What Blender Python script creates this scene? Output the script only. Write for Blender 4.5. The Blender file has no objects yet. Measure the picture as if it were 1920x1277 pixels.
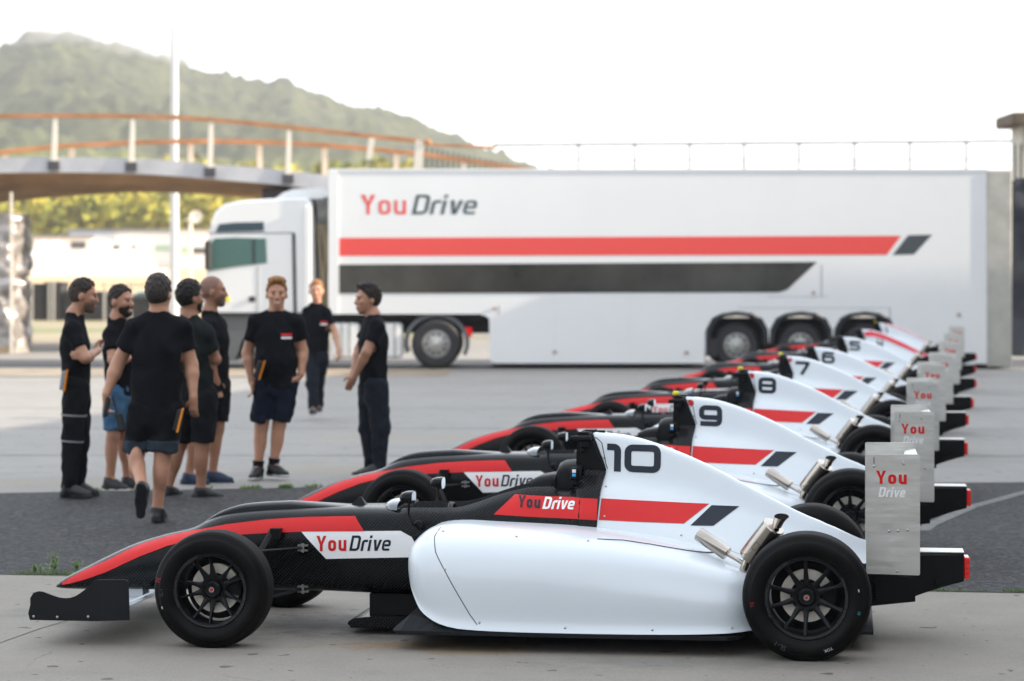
import bpy, bmesh, math, random
import numpy as np
from mathutils import Vector, Matrix, noise
from mathutils.bvhtree import BVHTree
R = math.radians
sc = bpy.context.scene
random.seed(7); rng = np.random.RandomState(7)

# ------------------------------------------------------------------ camera, world, sun, exposure
F = 4533.0; EYE = 1.696; HY = 533.0          # focal length in photo pixels, eye height, horizon row
cam = bpy.data.cameras.new('camera'); camo = bpy.data.objects.new('camera', cam)
sc.collection.objects.link(camo); sc.camera = camo
camo.location = (0, 0, EYE); camo.rotation_euler = (R(90), 0, 0)
cam.sensor_width = 36; cam.lens = 36*F/1920; cam.shift_y = -(638.5-HY)/1920
cam.clip_start = .1; cam.clip_end = 6000
cam.dof.use_dof = True; cam.dof.focus_distance = 11.2; cam.dof.aperture_fstop = 3.0

SUN_EL, SUN_AZ = 24.0, -5.0                  # sun stands to the right of the view, 8 deg to the camera's side
world = bpy.data.worlds.new("World"); sc.world = world; world.use_nodes = True
wn, wl = world.node_tree.nodes, world.node_tree.links
wn.clear()
sky = wn.new('ShaderNodeTexSky'); sky.sky_type = 'NISHITA'; sky.sun_disc = False
sky.sun_elevation = R(SUN_EL); sky.sun_rotation = R(90-SUN_AZ); sky.air_density = 1.0; sky.dust_density = 3.0; sky.ozone_density = 1.0
hsv = wn.new('ShaderNodeHueSaturation'); hsv.inputs['Saturation'].default_value = .8
wtc = wn.new('ShaderNodeTexCoord'); wno = wn.new('ShaderNodeTexNoise'); wno.inputs['Scale'].default_value = 1.6; wno.inputs['Detail'].default_value = 6
wmp = wn.new('ShaderNodeMapping'); wmp.inputs['Scale'].default_value = (1, 1, 2.5)
wr = wn.new('ShaderNodeValToRGB'); wr.color_ramp.elements[0].position = .30; wr.color_ramp.elements[1].position = .62
wr.color_ramp.elements[0].color = (.35, .35, .35, 1); wr.color_ramp.elements[1].color = (.95, .95, .95, 1)
wm = wn.new('ShaderNodeMixRGB'); wm.inputs[2].default_value = (8.0, 8.55, 9.3, 1)       # thin bright cloud over the sky
bg = wn.new('ShaderNodeBackground'); bg.inputs['Strength'].default_value = .13
wo = wn.new('ShaderNodeOutputWorld')
wl.new(wtc.outputs['Generated'], wmp.inputs[0]); wl.new(wmp.outputs[0], wno.inputs['Vector']); wl.new(wno.outputs['Fac'], wr.inputs[0])
wl.new(sky.outputs[0], hsv.inputs['Color']); wl.new(hsv.outputs[0], wm.inputs[1]); wl.new(wr.outputs[0], wm.inputs[0])
wsep = wn.new('ShaderNodeSeparateXYZ'); wmr = wn.new('ShaderNodeMapRange'); wmr.inputs['From Min'].default_value = -.35; wmr.inputs['From Max'].default_value = .5
wmr.inputs['To Min'].default_value = .72; wmr.inputs['To Max'].default_value = 1.0; wmu = wn.new('ShaderNodeMixRGB'); wmu.blend_type = 'MULTIPLY'; wmu.inputs[0].default_value = 1   # sky dimmed on the side behind the yard, added to deepen dark reflections
wl.new(wtc.outputs['Generated'], wsep.inputs[0]); wl.new(wsep.outputs['Y'], wmr.inputs[0]); wl.new(wm.outputs[0], wmu.inputs[1]); wl.new(wmr.outputs[0], wmu.inputs[2])
wl.new(wmu.outputs[0], bg.inputs[0]); wl.new(bg.outputs[0], wo.inputs[0])
sl = bpy.data.lights.new('sun', 'SUN'); sl.energy = 5.0; sl.angle = R(.53); sl.color = (1, .86, .68)
so = bpy.data.objects.new('sun', sl); sc.collection.objects.link(so)
sdir = Vector((math.cos(R(SUN_EL))*math.cos(R(SUN_AZ)), math.cos(R(SUN_EL))*math.sin(R(SUN_AZ)), math.sin(R(SUN_EL))))
so.rotation_euler = sdir.to_track_quat('Z', 'Y').to_euler()
sc.view_settings.view_transform = 'Standard'; sc.view_settings.look = 'None'; sc.view_settings.gamma = 1
sc.view_settings.use_curve_mapping = False; sc.view_settings.exposure = 1.14
sc.cycles.max_bounces = 7; sc.cycles.diffuse_bounces = 3; sc.cycles.glossy_bounces = 4; sc.cycles.volume_bounces = 1

# ------------------------------------------------------------------ helpers
def P(px, py, Y):                             # photo pixel + real depth -> world point
    return Vector(((px-960)/F*Y, Y, EYE-(py-HY)/F*Y))
def GX(px, Y): return (px-960)/F*Y
def link(o): sc.collection.objects.link(o); return o
def tag(o, label=None, cat=None, group=None, kind=None):
    if label: o['label'] = label
    if cat: o['category'] = cat
    if group: o['group'] = group
    if kind: o['kind'] = kind
    return o
def empty(name, loc=(0, 0, 0), rz=0):
    o = link(bpy.data.objects.new(name, None)); o.location = loc; o.rotation_euler = (0, 0, rz); o.empty_display_size = .3
    return o
def tree_copy(o, parent=None, skip=()):
    c = link(o.copy()); c.parent = parent
    for ch in o.children:
        if ch.name.split('.')[0] not in skip: tree_copy(ch, c, skip)
    return c
def meshobj(name, verts, faces, m, parent=None, smooth=True, angle=35, mats=None, fm=None):
    me = bpy.data.meshes.new(name); me.from_pydata([tuple(v) for v in verts], [], [tuple(f) for f in faces]); me.validate(); me.update()
    for x in (mats or [m]): me.materials.append(x)
    if fm is not None and len(fm) == len(me.polygons):
        me.polygons.foreach_set('material_index', fm)
    if smooth:
        me.polygons.foreach_set('use_smooth', [True]*len(me.polygons))
        if angle: me.set_sharp_from_angle(angle=R(angle))
    o = link(bpy.data.objects.new(name, me)); o.parent = parent
    return o
class MB:
    def __init__(s): s.v = []; s.f = []; s.m = []
    def add(s, v, f, m=0):
        b = len(s.v); s.v += [Vector(x) for x in v]; s.f += [tuple(i+b for i in q) for q in f]; s.m += [m]*len(f); return s
    def box(s, x0, x1, y0, y1, z0, z1, m=0, rot=None, c=None):
        v = [Vector((x, y, z)) for x in (x0, x1) for y in (y0, y1) for z in (z0, z1)]
        if rot is not None:
            c = Vector(c) if c is not None else Vector(((x0+x1)/2, (y0+y1)/2, (z0+z1)/2)); v = [rot@(p-c)+c for p in v]
        return s.add(v, [(0, 1, 3, 2), (4, 6, 7, 5), (0, 4, 5, 1), (2, 3, 7, 6), (0, 2, 6, 4), (1, 5, 7, 3)], m)
    def bbox(s, x0, x1, y0, y1, z0, z1, b=.01, m=0):   # box with chamfered corners
        pts = []
        for z, i in ((z0, b), (z0+b, 0), (z1-b, 0), (z1, b)):
            pts.append([(x0+i+b*(1 if i == 0 else .3), y0+i), (x1-i-b*(1 if i == 0 else .3), y0+i), (x1-i, y0+i+b*(1 if i == 0 else .3)), (x1-i, y1-i-b*(1 if i == 0 else .3)),
                        (x1-i-b*(1 if i == 0 else .3), y1-i), (x0+i+b*(1 if i == 0 else .3), y1-i), (x0+i, y1-i-b*(1 if i == 0 else .3)), (x0+i, y0+i+b*(1 if i == 0 else .3))])
            pts[-1] = [(x, y, z) for x, y in pts[-1]]
        return s.loft(pts, True, True, m)
    def loft(s, rings, closed=True, caps=True, m=0):
        n = len(rings[0]); v = [p for r in rings for p in r]; f = []
        for i in range(len(rings)-1):
            for j in range(n if closed else n-1):
                a = i*n+j; b = i*n+(j+1) % n; f.append((a, b, b+n, a+n))
        if caps: f += [tuple(range(n-1, -1, -1)), tuple(range((len(rings)-1)*n, len(rings)*n))]
        return s.add(v, f, m)
    def tube(s, pts, r, n=10, m=0, caps=True):
        pts = [Vector(p) for p in pts]; rs = r if hasattr(r, '__len__') else [r]*len(pts); rings = []; u = None
        for i, p in enumerate(pts):
            d = (pts[min(i+1, len(pts)-1)]-pts[max(i-1, 0)]).normalized()
            if u is None: u = d.orthogonal().normalized()
            u = (u-d*u.dot(d)).normalized(); w = d.cross(u)
            rings.append([p+(u*math.cos(2*math.pi*k/n)+w*math.sin(2*math.pi*k/n))*rs[i] for k in range(n)])
        return s.loft(rings, True, caps, m)
    def lathe(s, prof, M=None, n=48, m=0, axis='y'):   # prof: (r, a) pairs, a along axis
        M = M or Matrix(); rings = []
        for r, a in prof:
            ring = []
            for k in range(n):
                t = 2*math.pi*k/n; c, q = r*math.cos(t), r*math.sin(t)
                ring.append(M@(Vector((c, a, q)) if axis == 'y' else Vector((c, q, a))))
            rings.append(ring)
        return s.loft(rings, True, False, m)
    def prism(s, poly, a, b, axis='y', m=0):          # poly in (x,z) extruded along y, or (x,y) along z
        f3 = (lambda p, t: (p[0], t, p[1])) if axis == 'y' else ((lambda p, t: (p[0], p[1], t)) if axis == 'z' else (lambda p, t: (t, p[0], p[1])))
        n = len(poly); v = [f3(p, a) for p in poly]+[f3(p, b) for p in poly]
        f = [tuple(range(n)), tuple(range(2*n-1, n-1, -1))]+[(i, i+n, (i+1) % n+n, (i+1) % n) for i in range(n)]
        return s.add(v, f, m)
    def sphere(s, c, r, n=12, k=8, m=0):
        c = Vector(c); r = r if hasattr(r, '__len__') else (r, r, r); rings = []
        for i in range(k+1):
            t = math.pi*(i/k) ; t = min(max(t, .02), math.pi-.02)
            rings.append([c+Vector((r[0]*math.sin(t)*math.cos(2*math.pi*j/n), r[1]*math.sin(t)*math.sin(2*math.pi*j/n), r[2]*math.cos(t))) for j in range(n)])
        return s.loft(rings, True, True, m)
    def build(s, name, m, parent=None, smooth=True, angle=35, mats=None):
        o = meshobj(name, s.v, s.f, m, parent, smooth, angle, mats, s.m if mats else None)
        bm = bmesh.new(); bm.from_mesh(o.data); bmesh.ops.recalc_face_normals(bm, faces=bm.faces); bm.to_mesh(o.data); bm.free()
        if smooth and angle: o.data.set_sharp_from_angle(angle=R(angle))
        return o
def interp(tab, x):                           # rows (x, a, b, ...), smooth interpolation
    tab = sorted(tab, key=lambda r: r[0]); xs = [r[0] for r in tab]
    if x <= xs[0]: return list(tab[0][1:])
    if x >= xs[-1]: return list(tab[-1][1:])
    i = max(k for k in range(len(xs)) if xs[k] <= x); i = min(i, len(xs)-2)
    h = xs[i+1]-xs[i]; t = (x-xs[i])/h; out = []
    for c in range(1, len(tab[0])):
        p1, p2 = tab[i][c], tab[i+1][c]
        d = (p2-p1)/h
        m1 = d if i == 0 else ((p1-tab[i-1][c])/(xs[i]-xs[i-1]))
        m2 = d if i+2 >= len(tab) else ((tab[i+2][c]-p2)/(xs[i+2]-xs[i+1]))
        a = 0 if m1*d <= 0 else 2*m1*d/(m1+d); b = 0 if m2*d <= 0 else 2*m2*d/(m2+d)
        out.append((2*t**3-3*t*t+1)*p1+(t**3-2*t*t+t)*h*a+(-2*t**3+3*t*t)*p2+(t**3-t*t)*h*b)
    return out

# ------------------------------------------------------------------ materials
def mat(name, col, rough=.5, metal=0, coat=0, spec=.5, var=0, vscale=5, bump=0, bscale=50, emit=None, coords='Object', rvar=0):
    m = bpy.data.materials.new(name); m.use_nodes = True; nt = m.node_tree; b = nt.nodes['Principled BSDF']
    b.inputs['Base Color'].default_value = (*col, 1); b.inputs['Roughness'].default_value = rough; b.inputs['Metallic'].default_value = metal
    b.inputs['Coat Weight'].default_value = coat; b.inputs['Coat Roughness'].default_value = .06; b.inputs['Specular IOR Level'].default_value = spec
    tc = nt.nodes.new('ShaderNodeTexCoord')
    if var or rvar:
        n = nt.nodes.new('ShaderNodeTexNoise'); n.inputs['Scale'].default_value = vscale; n.inputs['Detail'].default_value = 7; n.inputs['Roughness'].default_value = .62
        nt.links.new(tc.outputs[coords], n.inputs['Vector'])
    if var:
        r = nt.nodes.new('ShaderNodeValToRGB'); r.color_ramp.elements[0].position = .3; r.color_ramp.elements[1].position = .7
        r.color_ramp.elements[0].color = (*[max(0, c*(1-var)) for c in col], 1); r.color_ramp.elements[1].color = (*[min(1, c*(1+var)) for c in col], 1)
        nt.links.new(n.outputs['Fac'], r.inputs[0]); nt.links.new(r.outputs[0], b.inputs['Base Color'])
    if rvar:
        q = nt.nodes.new('ShaderNodeMapRange'); q.inputs['To Min'].default_value = rough-rvar; q.inputs['To Max'].default_value = rough+rvar
        q.inputs['From Min'].default_value = .3; q.inputs['From Max'].default_value = .7
        nt.links.new(n.outputs['Fac'], q.inputs[0]); nt.links.new(q.outputs[0], b.inputs['Roughness'])
    if bump:
        n2 = nt.nodes.new('ShaderNodeTexNoise'); n2.inputs['Scale'].default_value = bscale; n2.inputs['Detail'].default_value = 4
        bp = nt.nodes.new('ShaderNodeBump'); bp.inputs['Strength'].default_value = bump; bp.inputs['Distance'].default_value = .01
        nt.links.new(tc.outputs[coords], n2.inputs['Vector']); nt.links.new(n2.outputs['Fac'], bp.inputs['Height']); nt.links.new(bp.outputs[0], b.inputs['Normal'])
    if emit: b.inputs['Emission Color'].default_value = (*emit[:3], 1); b.inputs['Emission Strength'].default_value = emit[3]
    return m
def ramp2(nt, src, p0, c0, p1, c1):
    r = nt.nodes.new('ShaderNodeValToRGB'); e = r.color_ramp.elements; e[0].position = p0; e[1].position = p1; e[0].color = (*c0, 1); e[1].color = (*c1, 1)
    nt.links.new(src, r.inputs[0]); return r.outputs[0]
def noise_node(nt, scale, detail=6, rough=.6, vec=None):
    n = nt.nodes.new('ShaderNodeTexNoise'); n.inputs['Scale'].default_value = scale; n.inputs['Detail'].default_value = detail; n.inputs['Roughness'].default_value = rough
    if vec is not None: nt.links.new(vec, n.inputs['Vector'])
    return n.outputs['Fac']
def mixc(nt, fac, a, b, mode='MIX'):
    m = nt.nodes.new('ShaderNodeMixRGB'); m.blend_type = mode
    for i, x in ((0, fac), (1, a), (2, b)):
        if isinstance(x, (int, float)): m.inputs[i].default_value = x
        elif isinstance(x, tuple): m.inputs[i].default_value = (*x, 1)
        else: nt.links.new(x, m.inputs[i])
    return m.outputs[0]

M = {}
M['white'] = mat('white_bodywork', (.67, .725, .765), .27, coat=.35, var=.018, vscale=1.3)
M['red'] = mat('red_vinyl', (.60, .013, .014), .36, coat=.08, spec=.25, var=.05, vscale=3)
M['red_gloss'] = mat('red_paint', (.70, .012, .04), .25, coat=.6)
M['ink'] = mat('dark_vinyl', (.008, .015, .028), .4, spec=.3)
M['grey_ink'] = mat('grey_vinyl', (.06, .07, .08), .4)
M['wht_ink'] = mat('white_vinyl', (.82, .82, .82), .35)
M['matt'] = mat('matt_black', (.006, .007, .008), .5, spec=.14, var=.2, vscale=8, bump=.05, bscale=200)
M['plate'] = mat('dark_grey_plate', (.011, .0125, .014), .5, spec=.16, var=.12, vscale=6)
M['rim'] = mat('satin_black_rim', (.004, .0045, .006), .33, spec=.22)
M['steel'] = mat('brushed_steel', (.47, .43, .385), .20, metal=1, var=.16, vscale=3)
M['bolt'] = mat('bolt_steel', (.45, .45, .45), .35, metal=1)
M['disc'] = mat('brake_disc_steel', (.85, .79, .70), .42, metal=.15, var=.12, vscale=30)
M['mirror'] = mat('mirror_glass', (.8, .82, .82), .05, metal=1)
M['clear'] = mat('smoked_screen', (.09, .11, .13), .08, spec=.8)
M['seam'] = mat('panel_gap', (.03, .03, .03), .8)
M['light'] = mat('red_lamp_lens', (.75, .01, .01), .15, coat=.5, emit=(1, .02, .01, .05))
M['yellow'] = mat('yellow_plastic', (.80, .72, .02), .4)
M['blue'] = mat('blue_plastic', (.05, .35, .75), .4)
M['seat'] = mat('dark_seat_foam', (.02, .02, .022), .85)
def carbon():
    m = mat('black_carbon', (.014, .015, .018), .27, coat=.05, spec=.12); nt = m.node_tree; b = nt.nodes['Principled BSDF']
    tc = nt.nodes.new('ShaderNodeTexCoord'); w = []
    for rot in (45, -45):
        mp = nt.nodes.new('ShaderNodeMapping'); mp.inputs['Rotation'].default_value = (0, R(rot), 0)
        wv = nt.nodes.new('ShaderNodeTexWave'); wv.inputs['Scale'].default_value = 26
        nt.links.new(tc.outputs['Object'], mp.inputs[0]); nt.links.new(mp.outputs[0], wv.inputs[0]); w.append(wv.outputs['Fac'])
    c = mixc(nt, .35, w[0], w[1])
    nt.links.new(ramp2(nt, c, .2, (.0015, .002, .0022), .75, (.013, .014, .0155)), b.inputs['Base Color'])
    return m
M['carbon'] = carbon()
def alu():
    m = mat('wing_aluminium', (.60, .60, .57), .42, metal=.85); nt = m.node_tree; b = nt.nodes['Principled BSDF']; tc = nt.nodes.new('ShaderNodeTexCoord')
    mp = nt.nodes.new('ShaderNodeMapping'); mp.inputs['Scale'].default_value = (1.5, 3, 12); nt.links.new(tc.outputs['Object'], mp.inputs[0])
    a = noise_node(nt, 2.5, 8, .7, mp.outputs[0]); c = noise_node(nt, 7, 5, .6, tc.outputs['Object'])
    col = mixc(nt, ramp2(nt, c, .35, (0, 0, 0), .7, (1, 1, 1)), ramp2(nt, a, .3, (.42, .41, .38), .7, (.78, .78, .75)), (.58, .57, .54))
    nt.links.new(col, b.inputs['Base Color'])
    q = nt.nodes.new('ShaderNodeMapRange'); q.inputs['To Min'].default_value = .30; q.inputs['To Max'].default_value = .58; nt.links.new(a, q.inputs[0]); nt.links.new(q.outputs[0], b.inputs['Roughness'])
    return m
M['alu'] = alu()
def tyre_mat():
    m = mat('tyre_rubber', (.016, .016, .018), .47, spec=.11); nt = m.node_tree; b = nt.nodes['Principled BSDF']; tc = nt.nodes.new('ShaderNodeTexCoord')
    a = noise_node(nt, 6, 8, .65, tc.outputs['Object'])
    nt.links.new(ramp2(nt, a, .35, (.0025, .0025, .003), .75, (.0095, .009, .009)), b.inputs['Base Color'])
    q = nt.nodes.new('ShaderNodeMapRange'); q.inputs['From Min'].default_value = .3; q.inputs['From Max'].default_value = .7; q.inputs['To Min'].default_value = .36; q.inputs['To Max'].default_value = .62
    nt.links.new(a, q.inputs[0]); nt.links.new(q.outputs[0], b.inputs['Roughness'])
    n2 = noise_node(nt, 120, 3, .5, tc.outputs['Object']); bp = nt.nodes.new('ShaderNodeBump'); bp.inputs['Strength'].default_value = .12; bp.inputs['Distance'].default_value = .004
    nt.links.new(n2, bp.inputs['Height']); nt.links.new(bp.outputs[0], b.inputs['Normal'])
    return m
M['tyre'] = tyre_mat()
M['tread'] = mat('worn_tread_rubber', (.009, .0085, .0085), .72, spec=.12, var=.3, vscale=25, bump=.2, bscale=160)

# ------------------------------------------------------------------ stroke lettering (squarish rounded face)
def roundpath(pts, r, closed=False, seg=5):
    out = []; n = len(pts); rr = r if hasattr(r, '__len__') else [r]*n
    for i, p in enumerate(pts):
        p = Vector(p)
        if (not closed and i in (0, n-1)) or rr[i] <= 0: out.append(p); continue
        a = Vector(pts[i-1])-p; b = Vector(pts[(i+1) % n])-p; la, lb = a.length, b.length; a.normalize(); b.normalize()
        k = min(rr[i], la*.49, lb*.49); A, B = p+a*k, p+b*k
        for j in range(seg+1):
            t = j/seg; out.append(A*(1-t)**2+p*2*t*(1-t)+B*t*t)
    return out
def strip(path, w, closed=False):
    n = len(path); V = []
    for i, p in enumerate(path):
        if closed: a, b = path[i-1], path[(i+1) % n]
        else: a, b = (path[i-1] if i else None), (path[i+1] if i < n-1 else None)
        d1 = (p-a).normalized() if a is not None else None; d2 = (b-p).normalized() if b is not None else None
        d1 = d1 or d2; d2 = d2 or d1; n1 = Vector((-d1.y, d1.x)); n2 = Vector((-d2.y, d2.x)); nn = (n1+n2).normalized()
        k = w/2/max(.35, nn.dot(n1)); V += [p+nn*k, p-nn*k]
    Fc = [(2*i, 2*i+1, 2*i+3, 2*i+2) for i in range(n-1)]
    if closed: Fc.append((2*n-2, 2*n-1, 1, 0))
    return V, Fc
def glyph(ch, s=.17):
    h = s/2; x = .72; G = []                    # returns (verts, faces) list and advance
    def st(pts, r=.16, closed=False, w=s): G.append(strip(roundpath([Vector(p) for p in pts], r, closed), w, closed))
    if ch == 'Y':
        W = .66; c = W/2; dx = .2; jn = .46; G.append(([Vector(p) for p in ((0, 1), (c-h, jn-.02), (c-h, 0), (c+h, 0), (c+h, jn-.02), (W, 1), (W-dx, 1), (c, jn+.14), (dx, 1))],
            [(0, 1, 7, 8), (1, 2, 3, 4), (1, 4, 7), (4, 5, 6, 7)])); return G, W+.13
    if ch == 'o': st([(h, h), (.52-h, h), (.52-h, x-h), (h, x-h)], .15, True); return G, .68
    if ch == 'u': st([(h, x), (h, h), (.52-h, h), (.52-h, x)], [0, .15, 0, 0]); return G, .62
    if ch == 'D': st([(h, h), (.60-h, h), (.60-h, 1-h), (h, 1-h)], [0, .18, .18, 0], True); return G, .70
    if ch == 'r': st([(h, 0), (h, x-h), (.36, x-h)], [0, .1, 0]); return G, .43
    if ch == 'i': st([(h, 0), (h, x)]); st([(h, .83), (h, 1.0)]); return G, .28
    if ch == 'v': G.append(([Vector(p) for p in ((0, x), (.17, 0), (.35, 0), (.52, x), (.35, x), (.26, .22), (.17, x))], [(0, 1, 5, 6), (1, 2, 5), (2, 3, 4, 5)])); return G, .58
    if ch == 'e': st([(s, .36), (.52-h, .36), (.52-h, x-h), (h, x-h), (h, h), (.50, h)], [0, .04, .14, .14, .14, 0], w=s*.92); return G, .62
    W = 1.05; s = .235; h = s/2
    def sd(pts, r=.22, closed=False): G.append(strip(roundpath([Vector(p) for p in pts], r, closed), s, closed))
    if ch == '1': sd([(0, 1-h), (.48-h, 1-h), (.48-h, 0)], [0, .16, 0]); return G, .60
    if ch == '0': sd([(h, h), (W+.2-h, h), (W+.2-h, 1-h), (h, 1-h)], .2, True); return G, W+.3
    if ch == '9': sd([(W-s, .42), (h, .42), (h, 1-h), (W-h, 1-h), (W-h, h), (.06, h)], [0, .16, .2, .2, .2, 0]); return G, W+.1
    if ch == '6': sd([(s, .58), (W-h, .58), (W-h, h), (h, h), (h, 1-h), (W-.06, 1-h)], [0, .16, .2, .2, .2, 0]); return G, W+.1
    if ch == '8': sd([(h, h), (W-h, h), (W-h, 1-h), (h, 1-h)], .2, True); G.append(strip([Vector((s, .5)), Vector((W-s, .5))], s*.85)); return G, W+.1
    if ch == '7': sd([(0, 1-h), (W-h, 1-h), (.42, 0)], [0, .1, 0]); return G, W+.1
    if ch == '5': sd([(W, 1-h), (h, 1-h), (h, .54), (W-h, .54), (W-h, h), (0, h)], [0, .05, .05, .2, .2, 0]); return G, W+.1
    if ch == '4': sd([(h, 1), (h, .38), (W-s-.1, .38)], [0, .1, 0]); G.append(strip([Vector((W-h-.1, 1)), Vector((W-h-.1, 0))], s)); return G, W+.1
    return G, .3
def text2d(txt, italic=0, s=.17):
    V, Fc, x = [], [], 0
    for ch in txt:
        G, adv = glyph(ch, s)
        for v, f in G:
            b = len(V); V += [Vector((p[0]+x+p[1]*italic, p[1])) for p in v]; Fc += [tuple(i+b for i in q) for q in f]
        x += adv
    return V, Fc, x
def font_text(txt, size=1.0):                   # plain lettering for small marks, as 2-D mesh
    cu = bpy.data.curves.new('t', 'FONT'); cu.body = txt; cu.size = size; cu.resolution_u = 2
    o = bpy.data.objects.new('t', cu); me = bpy.data.meshes.new_from_object(o)
    V = [Vector((v.co.x, v.co.y)) for v in me.vertices]; Fc = [tuple(p.vertices) for p in me.polygons]
    bpy.data.objects.remove(o); bpy.data.curves.remove(cu); bpy.data.meshes.remove(me); return V, Fc
def grid_cut(V, Fc, cell=.02):                  # cut a flat (x,z) figure on a grid so that it can follow a curved panel
    bm = bmesh.new(); vs = [bm.verts.new((v[0], 0, v[1])) for v in V]
    for f in Fc:
        try: bm.faces.new([vs[i] for i in f])
        except ValueError: pass
    bmesh.ops.triangulate(bm, faces=[f for f in bm.faces if len(f.verts) > 4])
    for ax in (0, 2):
        lo = min(v.co[ax] for v in bm.verts); hi = max(v.co[ax] for v in bm.verts); k = math.floor(lo/cell)+1
        while k*cell < hi:
            co = [0, 0, 0]; no = [0, 0, 0]; co[ax] = k*cell+.00013; no[ax] = 1
            bmesh.ops.bisect_plane(bm, geom=bm.verts[:]+bm.edges[:]+bm.faces[:], plane_co=co, plane_no=no); k += 1
    bm.verts.index_update(); V2 = [v.co.copy() for v in bm.verts]; F2 = [tuple(v.index for v in f.verts) for f in bm.faces]; bm.free(); return V2, F2
def decal(name, V, Fc, m, parent, trees, side=1, off=.0018, cell=.02, mirror_text=False):
    V2, F2 = grid_cut(V, Fc, cell); out = []; ok = []
    for v in V2:
        best = None
        for t in trees:
            hit = t.ray_cast(Vector((v.x, 2*side, v.z)), Vector((0, -side, 0)))
            if hit[0] is not None and (best is None or hit[0].y*side > best[0].y*side): best = hit
        if best is None: out.append(v.copy()); ok.append(False)
        else:
            n = best[1]; n = n if n.y*side > 0 else -n
            out.append(best[0]+n*off); ok.append(True)
    F2 = [f for f in F2 if all(ok[i] for i in f)]
    if side > 0: F2 = [tuple(reversed(f)) for f in F2]
    o = meshobj(name, out, F2, m, parent, True, None)
    bm = bmesh.new(); bm.from_mesh(o.data); bmesh.ops.delete(bm, geom=[v for v in bm.verts if not v.link_faces], context='VERTS'); bm.to_mesh(o.data); bm.free()
    return o
def place2d(V, x0, z0, h, forward=-1, slope=0, wscale=1): # text runs toward the rear (-x) when read from the left side
    return [Vector((x0+forward*v[0]*h*wscale, z0+v[1]*h+slope*v[0]*h)) for v in V]
def bvh(o):
    me = o.data; return BVHTree.FromPolygons([v.co.copy() for v in me.vertices], [tuple(p.vertices) for p in me.polygons])

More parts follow.
